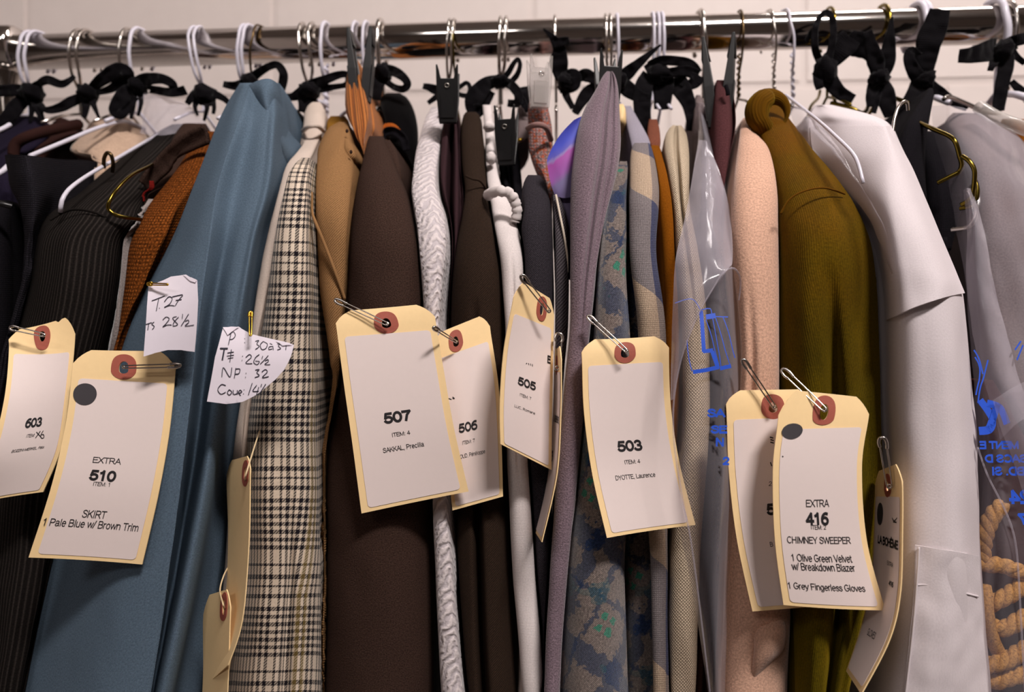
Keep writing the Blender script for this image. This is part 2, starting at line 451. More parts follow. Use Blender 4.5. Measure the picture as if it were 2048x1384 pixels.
# ------------------------------------------------------------------ rack
rack = empty('garment_rack', (0.27, RY, 0), 'chrome garment rack whose thick rail carries all the hanging clothes', 'clothes rack')
XL, XR = Q(14, 90, 0).x, 1.05
def cyl(name, a, b, r, mat, parent, res=32, **k):
    n = 3; a = Vector(a); b = Vector(b)
    return tube(name, [a+(b-a)*i/n for i in range(n+1)], r, mat, parent, res, **k)
cyl('rail', (XL, RY, RZ), (XR, RY, RZ), RR, M['chrome'], rack, 48)
for x in (XL, XR):
    cyl('upright', (x, RY, .10), (x, RY, RZ-.02), .0135, M['chrome'], rack)
    # corner fitting: a sleeve with a ball end
    pr = [(-.034, .0), (-.034, .010), (-.031, .016), (-.024, .0205), (-.010, .0215), (.014, .0205), (.018, .0185), (.018, .0)]
    vs, fs = [], []
    sg = 1 if x < 0 else -1
    for (px_, r_) in pr:
        for k in range(28):
            an = 2*pi*k/28; vs.append(Vector((x + sg*px_*.75, RY + r_*cos(an), RZ + .004 + r_*sin(an))))
    for i in range(len(pr)-1):
        for k in range(28):
            fs.append((i*28+k, i*28+(k+1) % 28, (i+1)*28+(k+1) % 28, (i+1)*28+k))
    fit = mk('corner_fitting', vs, fs, M['chrome'], rack)
    cyl('screw', (x, RY-.026, RZ), (x, RY-.015, RZ), .004, M['steel'], fit, 10)
    cyl('base_bar', (x, RY-.28, .10), (x, RY+.28, .10), .0135, M['chrome'], rack)
    for s in (-1, 1):
        cw = cyl('caster', (x-.012, RY+s*.26, .04), (x+.012, RY+s*.26, .04), .04, M['blackplastic'], rack, 20)
        cyl('caster_stem', (x, RY+s*.26, .04), (x, RY+s*.26, .10), .006, M['steel'], cw, 8)
cyl('lower_bar', (XL, RY, .10), (XR, RY, .10), .0135, M['chrome'], rack)

# ------------------------------------------------------------------ cloth builders
def nz3(p, s): return noise.noise(Vector((p.x*s, p.y*s, p.z*s)))
def ring_mesh(front, backs):            # front rows, back rows (points running on from the right edge round to the left)
    nr = len(front); nf = len(front[0]); nb = len(backs[0]); m = nf+nb
    vs, fs, uvs = [], [], []
    vv = 0; prev = None
    for r in range(nr):
        mid = front[r][nf//2]
        if prev is not None: vv += (mid-prev).length
        prev = mid
        row = front[r] + backs[r]
        acc = [0]
        for k in range(1, m): acc.append(acc[-1]+(row[k]-row[k-1]).length)
        c0 = acc[nf//2]
        for k in range(m): vs.append(row[k]); uvs.append((acc[k]-c0, vv))
    for r in range(nr-1):
        for k in range(m):
            a = r*m+k; b = r*m+(k+1) % m; fs.append((a, a+m, b+m, b))
    fs.append(tuple(range(m))); fs.append(tuple(reversed(range((nr-1)*m, nr*m))))
    return vs, fs, uvs
def backs_for(row, n=2):
    A, B = row[-1], row[0]
    ym = min(p.y for p in row); D = max(.012, 2*(RY-ym)*.92)
    c = (A+B)/2
    def bk(p, s, t): return Vector((p.x+(c.x-p.x)*t, p.y+D*s, p.z))
    st = [(.05, .07), (.10, .18), (.17, .35), (.25, .55), (.36, .60), (.48, .64), (.60, .67), (.72, .70), (.85, .74)]
    return [bk(A, *k) for k in st] + [Vector((c.x, c.y+D, c.z))] + [bk(B, *k) for k in reversed(st)]
def garment(name, rows, mat, label=None, cat_=None, group=None, parent=None, rd=None, folds=(), wr=.0016, ws=26, nu=29, step=9, closed=True, seed=0, solid=None, flat=1.0, nudge=0.0):
    rr = []
    if rows[-1][0] == 1480: rows = rows + [(1760,) + tuple(rows[-1][1:])]
    for r in rows:
        y, q, xl, xr = r[:4]; yl, yr = y if isinstance(y, tuple) else (y, y)
        rr.append([(yl+yr)/2, (xl+xr)/2, yl, yr, q, xl, xr])
    L = sum(abs(rr[i+1][0]-rr[i][0])+.3*abs(rr[i+1][1]-rr[i][1]) for i in range(len(rr)-1))
    n = max(8, int(L/step))
    sm = resample(rr, n)
    front, backs = [], []
    for j, s in enumerate(sm):
        _, _, yl, yr, q, xl, xr = s; t = j/(n-1)
        hw = max(1.0, (xr-xl)/2); xm = (xl+xr)/2
        dz = rd if rd is not None else min(4.5, hw*mpx(q)*100*1.15)
        row = []
        for k in range(nu):
            ph = pi*k/(nu-1); u = (1-cos(ph))/2
            qq = q - dz*(1-sin(ph)**flat)
            for f in folds:
                u0, u1, w, a = f[:4]; t0, t1 = (f[4], f[5]) if len(f) > 4 else (0, 1)
                fade = min(1, max(0, (t-t0)/.16+ (1 if t0 <= 0 else 0)))*min(1, max(0, (t1-t)/.16 + (1 if t1 >= 1 else 0)))
                uc = u0+(u1-u0)*t
                qq += a*fade*exp(-((u-uc)/w)**2)
            p = Q(xm - hw*cos(ph), yl+(yr-yl)*u, qq+nudge)
            o = Vector((seed*3.1, 0, 0))
            edge = sin(ph)**.5 if 0 < k < nu-1 else 0
            w_ = wr*(noise.noise(Vector((p.x*ws*1.6, seed*7.3, p.z*ws*.55))) + .5*noise.noise(Vector((p.x*ws*3, seed+2.2, p.z*ws*1.5))))
            p.y -= w_*edge
            p.x += wr*.35*noise.noise(Vector((seed*1.7, p.z*ws*1.1, 4.4)))
            row.append(p)
        front.append(row); backs.append(backs_for(row))
    if closed: vs, fs, uvs = ring_mesh(front, backs)
    else: vs, fs, uvs = grid_mesh(front)
    return mk(name, vs, fs, mat, parent, uvs, label=label, cat_=cat_, group=group, solid=solid)
def grid_mesh(front):
    nr, nf = len(front), len(front[0]); vs, fs, uvs = [], [], []; vv = 0; prev = None
    for r in range(nr):
        mid = front[r][nf//2]
        if prev is not None: vv += (mid-prev).length
        prev = mid; acc = [0]
        for k in range(1, nf): acc.append(acc[-1]+(front[r][k]-front[r][k-1]).length)
        for k in range(nf): vs.append(front[r][k]); uvs.append((acc[k]-acc[nf//2], vv))
    for r in range(nr-1):
        for k in range(nf-1):
            a = r*nf+k; fs.append((a, a+nf, a+nf+1, a+1))
    return vs, fs, uvs
def surf(grid, nu, nv):                 # grid[row][col] = (x, y, q) -> world points, smooth both ways
    cols = []
    nc = len(grid[0])
    rows = resample2([[c for pt in r for c in pt] for r in grid], nv)
    out = []
    for r in rows:
        pts = [r[3*i:3*i+3] for i in range(nc)]
        out.append(resample2(pts, nu))
    return out
def panel(name, grid, mat, nu=30, nv=60, closed=False, wr=.0012, ws=26, seed=0, parent=None, solid=None, **k):
    if closed and grid[-1][1][1] == 1480: grid = grid + [[(x + (x-x0)*1.4, 1760, q) for (x, y, q), (x0, y0_, q0) in zip(grid[-1], grid[-2])]]; nv = int(nv*1.2)
    pts = surf(grid, nu, nv); front = []
    for r in pts:
        row = []
        for i, p in enumerate(r):
            w = Q(*p)
            w.y -= wr*(noise.noise(Vector((w.x*ws*1.5, seed*5.1, w.z*ws*.6)))+.5*noise.noise(Vector((w.x*ws*3, seed, w.z*ws*1.8))))
            row.append(w)
        front.append(row)
    if closed: vs, fs, uvs = ring_mesh(front, [backs_for(r) for r in front])
    else: vs, fs, uvs = grid_mesh(front)
    return mk(name, vs, fs, mat, parent, uvs, solid=solid, **k)
def wire(name, pts, r, mat, parent=None, n=40, res=8, **k):   # pts (x, y, q)
    return tube(name, smooth_path([Q(*p) for p in pts], n), r, mat, parent, res, **k)
def ribbon(name, pts, width, mat, parent=None, q=3.0, n=None, th=.0009, twist=0.0, cup=.12, seed=0, crumple=.0012, **k):
    P3 = [Q(p[0], p[1], q + (p[2] if len(p) > 2 else 0)) for p in pts]
    n = n or max(10, 7*len(pts))
    path = smooth_path(P3, n)
    ws = [w[0] for w in resample2([[w, i] for i, w in enumerate(width)], n)] if isinstance(width, (list, tuple)) else [width]*n
    front = []
    for i, p in enumerate(path):
        t = (path[min(i+1, n-1)]-path[max(i-1, 0)]).normalized(); v = (p-CAM).normalized()
        s = t.cross(v)
        if s.length < .05: s = Vector((0, 0, 1))
        s.normalize(); nn = s.cross(t).normalized()
        tw = twist*i/(n-1); s2 = s*cos(tw)+nn*sin(tw); n2 = nn*cos(tw)-s*sin(tw)
        hw = ws[i]*mpx(q)/2
        row = []
        for j in range(7):
            a = (j/3-1)
            pp = p + s2*hw*a + n2*hw*cup*(1-a*a)
            pp = pp + n2*crumple*noise.noise(Vector((pp.x*170, pp.y*170+seed, pp.z*170)))
            row.append(pp)
        front.append(row)
    vs, fs, uvs = grid_mesh(front)
    o = mk(name, vs, fs, mat, parent, uvs, **k)
    m = o.modifiers.new('thickness', 'SOLIDIFY'); m.thickness = th; m.offset = 0
    return o
def blob(name, cx, cy, q, wpx, hpx, dcm, mat, parent=None, seed=0, amp=.14, **k):
    c = Q(cx, cy, q); a = wpx*mpx(q)/2; b = hpx*mpx(q)/2; d = dcm/200
    vs, fs = [], []; nu, nv = 20, 12
    for i in range(nv+1):
        th = pi*i/nv
        for j in range(nu):
            ph = 2*pi*j/nu
            v = Vector((sin(th)*cos(ph), sin(th)*sin(ph), cos(th)))
            f = 1+amp*noise.noise(v*2.1+Vector((seed*3.3, 0, 0)))+amp*.5*noise.noise(v*5+Vector((seed, 0, 0)))
            vs.append(c+Vector((v.x*a*f, v.y*d*f, v.z*b*f)))
    for i in range(nv):
        for j in range(nu):
            fs.append((i*nu+j, (i+1)*nu+j, (i+1)*nu+(j+1) % nu, i*nu+(j+1) % nu))
    uvs = [(v.x*1.0, v.z) for v in vs]
    return mk(name, vs, fs, mat, parent, uvs, **k)
# ------------------------------------------------------------------ garments, from left to right
g = garment
gg = 'costumes hanging on the rack'
# far left, seen over the front sleeves
g('navy_jacket', [(232, 2, 34, 70), (248, 3, 12, 98), (285, 6, -25, 92), (340, 9, -36, 34), (500, 11, -10, 24), (1480, 11, -10, 20)], M['navy'], 'navy purple jacket shoulder at the far left edge under the rail', 'jacket', seed=1)
t = g('maroon_jacket', [(236, 0, 95, 128), (252, 1, 62, 160), (275, 4, 38, 165), (300, 6, 22, 110), (350, 8, 14, 80), (500, 9, 40, 80), (1480, 9, 30, 60)], M['maroonb'], 'dark maroon brown jacket with rolled collar behind the charcoal folded trousers', 'jacket', seed=2)
wire('collar', [(24, 312, 8.5), (32, 288, 8.4), (60, 272, 8), (110, 258, 6), (158, 248, 3)], .0045, M['maroonb'], t)
t = g('beige_fleece_coat', [(230, 0, 222, 246), (240, 1.5, 185, 262), (265, 3, 140, 290), (300, 5.5, 92, 296), (345, 7, 80, 280), (450, 8, 120, 240), (1480, 8, 90, 150)], M['beigefleece'], 'beige fleece coat shoulder with a white wire hanger arm lying across it', 'coat', seed=3, wr=.003)
wire('seam', [(150, 300, 7.2), (185, 318, 7.6), (215, 332, 7.6)], .0008, M['beigefleece'], t)
panel('folded_trousers', [
    [(10, 310, 14), (24, 309, 17.2), (60, 312, 18), (120, 318, 13), (185, 322, 7), (250, 340, 1)],
    [(16, 360, 14), (32, 360, 17.4), (68, 362, 18.2), (125, 372, 13), (190, 380, 7), (250, 392, 1)],
    [(20, 440, 14), (38, 440, 17.4), (76, 440, 18.2), (130, 446, 13), (190, 450, 7), (250, 460, 1)],
    [(24, 620, 14), (42, 620, 17.4), (82, 620, 18.0), (120, 620, 13), (170, 620, 7), (230, 620, 1)],
    [(5, 1000, 14), (25, 1000, 17.4), (60, 1000, 18.0), (100, 1000, 13), (150, 1000, 7), (210, 1000, 1)],
    [(-40, 1480, 14), (-20, 1480, 17.4), (20, 1480, 18.0), (60, 1480, 13), (120, 1480, 7), (190, 1480, 1)]],
    M['darkpanel'], 40, 90, wr=.002, ws=50, seed=4, solid=.002, label='charcoal black trousers folded over a hanger bar at the left edge', cat_='trousers')
g('black_skirt', [(400, 16, -60, 14), (440, 18, -80, 22), (600, 18.5, -90, 26), (900, 18.5, -110, 18), (1480, 18.5, -150, -20)], M['blackcloth'], 'black skirt edge cut off by the left border below the white hanger wire', 'skirt', seed=5)
t = g('corduroy_jacket', [(248, 3, 345, 385), (262, 4, 318, 390), (300, 7, 262, 372), (345, 11, 205, 330), (385, 14.5, 160, 300), (415, 17, 115, 288), (440, 18.6, 88, 286), (480, 19.6, 74, 250), (560, 20.2, 62, 236), (640, 20.3, 42, 222), (760, 20.3, 10, 190), (900, 20.2, -15, 150), (1150, 20.2, -30, 116), (1384, 20.2, -50, 64), (1480, 20.2, -60, 48)], M['cord'], 'black corduroy jacket whose ribbed sleeve hangs left of the blue skirt', 'jacket', seed=6, wr=.003, ws=18, folds=[(.35, .5, .10, .35)], nu=41)
wire('sleeve_seam', [(100, 440, 18.8), (140, 420, 18.4), (190, 425, 18.6), (240, 450, 18)], .0009, M['cord'], t)
t = g('dark_brown_coat', [(247, 5, 350, 412), (262, 6, 330, 420), (290, 8.5, 312, 424), (330, 11, 296, 420), (380, 13, 290, 380), (430, 14, 292, 340), (600, 14, 250, 290), (1480, 14, 90, 130)], M['brown'], 'dark brown coat collar between the black corduroy jacket and the blue skirt', 'coat', seed=7)
ribbon('collar', [(288, 372), (318, 338), (362, 300), (416, 268)], [26, 40, 44, 40], M['brown'], t, q=13.6, cup=.3, th=.003)
ribbon('lining', [(303, 362), (306, 385), (312, 402)], [8, 10, 8], M['redlining'], t, q=14.3)
g('grey_fleece_vest', [(398, 14, 276, 312), (425, 16, 252, 306), (470, 17.4, 240, 275), (560, 18, 232, 262), (690, 17.6, 210, 240), (900, 14, 175, 200), (1480, 12, 80, 110)], M['fleece'], 'pale grey fleece edge showing between black corduroy and rust tweed', 'vest', seed=8)
g('tweed_jacket', [(262, 9, 405, 440), (300, 12, 378, 430), (350, 14.6, 345, 420), (400, 16.5, 305, 395), (445, 18, 274, 372), (490, 18.7, 259, 345), (560, 19, 251, 312), (640, 19, 240, 285), (760, 18.4, 226, 258), (900, 14, 215, 245), (1480, 12, 140, 170)], M['rust'], 'rust orange tweed jacket peeking out along the blue skirt\'s left edge', 'jacket', seed=9)
# blue skirt
pf = lambda xs, y, q, o: [(x, y, q+d) for x, d in zip(xs, o)]
sk = panel('wool_skirt', [
    pf([480, 488, 500, 506, 513, 530, 538, 548, 558], 166, 12.5, [-3, -.8, -.2, -.1, 0, -.2, -.3, -.8, -3]),
    pf([455, 470, 486, 494, 508, 530, 538, 552, 566], 205, 14, [-3, -.5, .1, .1, -.3, -.2, -.2, -.6, -3.5]),
    pf([432, 455, 470, 478, 500, 522, 534, 550, 567], 255, 16, [-3, -.4, .3, .2, -.6, -.4, -.4, -.6, -4]),
    pf([388, 415, 433, 440, 472, 506, 522, 540, 560], 370, 18.5, [-3, -.4, .5, .4, -1.0, -.6, -.5, -.7, -4.5]),
    pf([342, 385, 416, 423, 450, 476, 494, 510, 530], 480, 20.5, [-3.5, -.3, .6, .4, -1.2, -.7, -.6, -.7, -4.5]),
    pf([264, 330, 392, 400, 422, 446, 466, 484, 503], 640, 22.0, [-4, -.2, .7, .4, -2.0, -.7, -.6, -1.0, -4.5]),
    pf([180, 280, 362, 370, 390, 411, 432, 446, 464], 904, 22.8, [-4.5, 0, .8, .2, -4.2, -.5, -.8, -3.4, -5.5]),
    pf([112, 235, 336, 344, 359, 376, 402, 416, 444], 1098, 23.0, [-4.5, 0, .8, .1, -4.8, -.4, -.8, -4.0, -5.8]),
    pf([50, 180, 292, 300, 306, 313, 343, 358, 402], 1384, 23.2, [-4.5, 0, .7, 0, -5.0, -.5, -.8, -4.2, -6]),
    pf([25, 160, 276, 284, 290, 296, 326, 342, 388], 1480, 23.2, [-4.5, 0, .7, 0, -5.0, -.5, -.8, -4.2, -6])],
    M['blue'], 110, 120, closed=True, wr=.0007, ws=20, seed=10, label='large slate blue wool skirt hanging in folds, paper note pinned on it', cat_='skirt')
panel('folded_waist', [
    [(498, 170, 12.6), (518, 160, 13.2), (540, 158, 13.2), (560, 170, 12.0)],
    [(508, 185, 13.2), (526, 178, 14.0), (548, 182, 13.4), (564, 200, 11.5)],
    [(520, 222, 13.4), (536, 220, 14.4), (556, 232, 12.6), (568, 240, 11.0)],
    [(534, 262, 13.4), (552, 262, 14.2), (572, 276, 11.6), (584, 270, 10.0)],
    [(556, 300, 12.6), (566, 302, 13.0), (588, 312, 10.8), (604, 296, 9.0)],
    [(565, 350, 11.0), (572, 352, 11.2), (590, 352, 10.0), (600, 340, 8.6)]], M['blue'], 24, 40, parent=sk, solid=.003, seed=11)
# small things behind the skirt
g('mustard_scarf', [(221, 1, 590, 604), (235, 2, 583, 612), (260, 3, 584, 614), (300, 4, 592, 612), (420, 5, 592, 610)], M['mustard'], 'mustard yellow cloth glimpsed behind the blue skirt beside the cream blouse neck', 'scarf', seed=12)
t = g('cream_blouse', [(204, 3, 614, 640), (222, 4, 609, 650), (250, 6, 606, 650), (275, 8, 600, 640), (305, 11, 577, 628), (335, 14, 561, 614), (400, 17, 548, 590), (500, 18.6, 528, 564), (620, 19, 502, 540), (750, 19, 488, 518), (900, 19, 467, 500), (1100, 19, 452, 488), (1384, 19, 425, 462), (1480, 19, 415, 450)], M['cream'], 'cream blouse in the gap between blue skirt and plaid shirt', 'blouse', seed=13)
tube('neckband', smooth_path([Q(606, 262, 7.0), Q(616, 254, 8.8), Q(634, 252, 8.8), Q(648, 262, 7.0)], 24), .0018, M['cream'], t)
g('olive_blouse', [(232, 4, 652, 690), (246, 6, 640, 700), (270, 8, 640, 700), (330, 9, 640, 700), (420, 9, 640, 690)], M['mustard'], 'yellowish green blouse shoulder just above the beige twill coat', 'blouse', seed=14)
g('plaid_shirt', [(316, 14.5, 604, 620), (330, 16.5, 590, 620), (352, 18.2, 578, 618), (400, 19.6, 566, 617), (460, 20.4, 554, 619), (540, 20.8, 543, 622), (640, 20.8, 529, 626), (740, 20.8, 512, 630), (850, 20.8, 497, 633), (1000, 20.8, 489, 638), (1150, 20.8, 484, 641), (1260, 20.8, 470, 641), (1384, 20.8, 450, 641), (1480, 20.8, 438, 641)], M['plaid'], 'black and cream plaid shirt sleeve with three plain manila tags beside it', 'shirt', seed=15, nu=45, wr=.003, ws=16, folds=[(.60, .62, .05, -.8, .45, 1), (.2, .3, .1, .25, .2, 1)])
t = g('twill_coat', [(243, 9, 680, 692), (255, 11, 658, 698), (285, 13.5, 640, 704), (330, 16, 624, 708), (380, 17.8, 614, 713), (420, 18.6, 616, 712), (470, 19, 626, 705), (540, 19, 634, 697), (620, 19, 645, 690), (720, 18.6, 660, 688), (840, 18, 672, 690), (1480, 17, 668, 690)], M['beige'], 'beige cotton twill coat with a corded front edge right of the plaid shirt', 'coat', seed=16, nu=41, wr=.002, folds=[(.45, .6, .10, -.7, .35, 1)])
wire('front_edge_cord', [(613, 386, 18.2), (620, 418, 18.9), (634, 452, 19.4), (652, 496, 19.3), (672, 548, 19.2), (690, 598, 18.8)], .0011, M['beige'], t)
g('collar', [(278, 13, 690, 698), (296, 14.4, 688, 708), (316, 14.6, 690, 713), (336, 13.6, 694, 706)], M['beige'], parent=t, step=4)
for bx, by in ((694, 262), (702, 304)):
    blob('buttonhole', bx, by, 12.9 if by < 290 else 15.2, 6, 8, .2, M['brown'], t)
t = g('striped_necktie', [(118, 7, 703, 714), (140, 8, 696, 719), (175, 9.4, 691, 728), (220, 10.6, 690, 738), (262, 11.6, 693, 743), (295, 12, 699, 738), (335, 12.2, 706, 730), (400, 12, 708, 724)], M['pin'], 'orange and black herringbone striped cloth pinched in a black clip', 'cloth', seed=17, nu=35, folds=[(.35, .3, .08, -.5), (.65, .6, .08, -.5)], wr=.0008)
g('back_fold', [(205, 7, 733, 742), (232, 8.4, 733, 748), (262, 9, 736, 751), (285, 8.6, 735, 746)], M['pin'], parent=t, step=4)
t = g('black_velvet_jacket', [(186, 1, 770, 800), (196, 2, 756, 815), (220, 3.4, 745, 828), (255, 4.4, 744, 836), (300, 5.2, 752, 837), (345, 5.6, 780, 837), (420, 6, 800, 838), (600, 6, 800, 850), (1480, 6, 800, 860)], M['velvetblack'], 'round shouldered black velvet jacket with an orange trim, behind the dark brown jacket', 'jacket', seed=18, wr=.001)
ribbon('orange_trim', [(764, 260), (772, 252), (786, 252), (799, 264)], 9, M['orangecloth'], t, q=5.6, cup=.2)
ribbon('neck_roll', [(758, 285), (764, 268), (785, 262), (806, 276), (812, 300)], 16, M['blackcloth'], t, q=6.0, cup=.5)
t = g('brown_jacket', [(273, 10.5, 738, 766), (288, 12, 733, 772), (315, 14, 727, 784), (355, 16.4, 717, 798), (400, 18, 708, 814), (455, 19.2, 702, 828), (520, 19.8, 697, 838), (620, 20, 691, 846), (760, 20, 676, 856), (900, 20, 655, 862), (1000, 20, 646, 868), (1200, 20, 640, 868), (1384, 20, 637, 868), (1480, 20, 635, 868)], M['brown'], 'dark chocolate brown wool jacket behind manila tag 507', 'jacket', seed=19, nu=37, wr=.002)
g('lapel', [(280, 11, 768, 780), (300, 12.4, 768, 793), (340, 13.4, 778, 803), (385, 13.2, 794, 806), (430, 12.8, 808, 812)], M['brown'], parent=t, step=5)
t = g('lace_knit_sweater', [(214, 3, 864, 880), (232, 4.4, 852, 884), (262, 7, 842, 884), (300, 10, 833, 880), (340, 13, 827, 873), (380, 15.4, 823, 874), (420, 17, 823, 886), (465, 18.2, 828, 893), (510, 18.8, 834, 893), (560, 19, 842, 885), (640, 19.2, 850, 880), (700, 19.3, 855, 882), (850, 19.3, 862, 890), (1000, 19.3, 866, 898), (1100, 19.3, 870, 904), (1250, 19.3, 876, 915), (1384, 19.3, 882, 927), (1480, 19.3, 886, 935)], M['whiteknit'], 'white lace knit sweater with leaf pattern between dark brown garments', 'sweater', seed=20, nu=33, wr=.002)
t = g('maroon_trousers', [(232, 7.4, 892, 918), (255, 8.4, 884, 925), (300, 10.4, 876, 931), (360, 12.6, 869, 935), (430, 14.6, 866, 937), (500, 15.6, 866, 934), (600, 16, 866, 926), (760, 16, 872, 920), (1480, 16, 885, 935)], M['maroon'], 'dark maroon trousers pleated under the black clip beside the lace knit sweater', 'trousers', seed=21, nu=37, folds=[(.46, .46, .09, -3.0), (.8, .78, .06, -1.0)], wr=.001)
t = g('brown_wool_coat', [(224, 6, 932, 952), (236, 7, 925, 962), (270, 9.4, 922, 968), (330, 12, 924, 971), (380, 14, 930, 977), (430, 16, 925, 990), (490, 17.6, 914, 1002), (560, 18.4, 906, 1008), (680, 18.6, 903, 1010), (900, 18.6, 906, 1010), (1100, 18.6, 908, 1018), (1250, 18.6, 911, 1025), (1384, 18.6, 914, 1036), (1480, 18.6, 916, 1042)], M['brown2'], 'deep brown gabardine coat with a long vertical crease, behind tag 506', 'coat', seed=22, nu=41, folds=[(.45, .44, .06, -2.0, .25, 1)], wr=.001)
wire('sleeve_seam', [(932, 352, 13.9), (945, 358, 14.4), (960, 362, 14.2), (972, 378, 13.4)], .0008, M['brown2'], t)
t = g('white_gauze_shirt', [(210, 4, 966, 984), (240, 5.4, 968, 986), (300, 8, 970, 990), (345, 10.4, 974, 996), (385, 13, 980, 1010), (430, 15.4, 986, 1030), (490, 17.6, 996, 1042), (550, 18.4, 1003, 1046), (640, 18.8, 1008, 1042), (760, 18.8, 1010, 1042), (900, 18.8, 1014, 1054), (1000, 18.8, 1018, 1060), (1100, 18.8, 1024, 1068), (1250, 18.8, 1034, 1078), (1384, 18.8, 1046, 1090), (1480, 18.8, 1054, 1098)], M['whitecotton'], 'white gauze shirt sleeve with a gathered frill, hanging behind tag 505', 'shirt', seed=23, nu=33, wr=.003, folds=[(.5, .55, .08, -.6, .2, .5)])
blob('cloth_button', 978, 254, 8.2, 25, 20, 1.2, M['whitecotton'], t, 1)
blob('cloth_button', 982, 316, 10.4, 20, 26, 1.0, M['whitecotton'], t, 2)
tube('gathered_frill', [Q(x, y, q_) + Vector((0, 0, .0004*sin(i*.9))) for i, (x, y, q_) in enumerate(resample2([[976, 392, 14.4], [985, 384, 15.8], [1002, 382, 16.6], [1020, 388, 16.6], [1030, 402, 16.4], [1034, 425, 16.2], [1030, 444, 16]], 40))], [.0036*(1+.10*sin(i*1.3)+.08*sin(i*2.7)) for i in range(40)], M['whitecotton'], t, 10)
g('black_trousers', [(296, 7, 997, 1034), (330, 8, 995, 1040), (420, 10, 1005, 1048), (520, 12, 1015, 1048), (1480, 12, 1050, 1100)], M['blackcloth'], 'black trousers hanging from the lower black clip beside the white gauze shirt', 'trousers', seed=24, folds=[(.5, .5, .1, -1.2)])
t = g('grey_vest', [(206, 1, 1038, 1056), (222, 2, 1034, 1062), (270, 4, 1034, 1066), (340, 6, 1036, 1066), (500, 7, 1040, 1070), (1480, 7, 1050, 1080)], M['greycloth'], 'grey vest neck seen behind the clear plastic clip', 'vest', seed=25)
tube('gold_clasp', [Q(1048+12*cos(a), 288+9*sin(a), 5.6) for a in [i*pi/8 for i in range(16)]], .0016, M['gold'], t, 8, True)
g('charcoal_jacket', [(350, 12.4, 1056, 1078), (364, 14, 1048, 1090), (395, 16, 1042, 1099), (440, 17.6, 1036, 1104), (520, 18.2, 1032, 1107), (640, 18.2, 1032, 1108), (800, 18.2, 1036, 1104), (1000, 18.2, 1058, 1104), (1200, 18, 1076, 1106), (1480, 18, 1100, 1120)], M['charcoal'], 'rounded charcoal jacket shoulder above manila tag 505', 'jacket', seed=26, wr=.001)
t = g('tweed_tie', [(190, 7.4, 1066, 1082), (206, 8.2, 1058, 1094), (250, 9.2, 1056, 1103), (300, 10.2, 1058, 1106), (345, 11, 1070, 1109), (385, 11.6, 1086, 1113), (430, 11.6, 1096, 1114)], M['redtweed'], 'red and grey tweed cloth held in the clear plastic clip', 'cloth', seed=27, wr=.0015, ws=60)
wire('rolled_seam', [(1056, 256, 9.2), (1066, 251, 11.2), (1082, 250, 11.6), (1094, 258, 11.2), (1102, 280, 10)], .0022, M['redtweed'], t)
t = panel('sheer_trimmed_blouse', [
    [(1148, 240, 14.6), (1160, 234, 14.8), (1180, 226, 14.6)], [(1120, 270, 15), (1145, 266, 15.2), (1172, 262, 15)],
    [(1096, 314, 15.4), (1125, 310, 15.6), (1166, 306, 15.4)], [(1096, 338, 15.5), (1124, 340, 15.7), (1160, 338, 15.4)],
    [(1103, 372, 15.6), (1126, 376, 15.8), (1158, 372, 15.5)], [(1110, 391, 15.6), (1128, 396, 15.8), (1156, 392, 15.5)]],
    M['irid'], 20, 36, wr=.0006, ws=60, seed=28, solid=.0008, label='shiny blue violet blouse edge with a pink stripe beside the mauve fleece', cat_='blouse')
g('lining', [(388, 15.2, 1110, 1156), (430, 15.6, 1118, 1152), (490, 16, 1128, 1152), (560, 16.2, 1138, 1152)], M['lavender'], parent=t, closed=False, solid=.0008)
t = g('denim_jacket', [(386, 15.4, 1105, 1114), (410, 16.4, 1102, 1126), (460, 17.2, 1100, 1138), (540, 17.8, 1101, 1144), (640, 18, 1104, 1142), (760, 18, 1108, 1136), (1000, 17.6, 1100, 1120), (1480, 17, 1080, 1100)], M['denim'], 'grey twill denim jacket strip with a pale stitched edge, beside the mauve fleece', 'jacket', seed=29)
wire('pale_edge', [(1112, 390, 16.4), (1120, 430, 17.2), (1130, 480, 17.6), (1140, 545, 17.6)], .0008, M['seamw'], t)
t = g('mauve_fleece_top', [(142, 12.6, 1214, 1224), (154, 13.8, 1204, 1231), (182, 15, 1190, 1237), (222, 16.2, 1168, 1240), (270, 17.4, 1153, 1241), (330, 18.4, 1145, 1238), (390, 19, 1141, 1226), (460, 19.6, 1141, 1213), (560, 20, 1141, 1194), (660, 20.2, 1139, 1180), (760, 20.2, 1130, 1172), (900, 20.2, 1117, 1162), (1050, 20.2, 1107, 1148), (1200, 20.2, 1097, 1132), (1384, 20.2, 1088, 1120), (1480, 20.2, 1080, 1114)], M['mauve'], 'mauve grey fleece top pinched by a black clip near the rack\'s middle', 'top', seed=30, nu=37, wr=.002, folds=[(.62, .4, .07, -1.0, 0, .35), (.80, .7, .06, -.7, 0, .3)])
t = g('tartan_flannel_shirt', [(322, 13, 1240, 1254), (345, 15, 1231, 1256), (400, 17, 1216, 1254), (470, 18.6, 1204, 1253), (560, 19.6, 1196, 1254), (660, 20.2, 1188, 1259), (760, 20.4, 1178, 1262), (860, 20.4, 1168, 1262), (1000, 20.4, 1152, 1256), (1150, 20.4, 1134, 1250), (1384, 20.4, 1117, 1256), (1480, 20.4, 1110, 1258)], M['teal'], 'grey flannel shirt with teal and navy tartan behind manila tag 503', 'shirt', seed=31, nu=37, wr=.002)
g('front_panel', [(440, 14, 1246, 1270), (500, 15.6, 1248, 1280), (640, 16.4, 1254, 1292), (800, 16.8, 1256, 1300), (1000, 17, 1248, 1310), (1200, 17, 1250, 1322), (1384, 17, 1250, 1334), (1480, 17, 1250, 1340)], M['teal'], parent=t, seed=32)
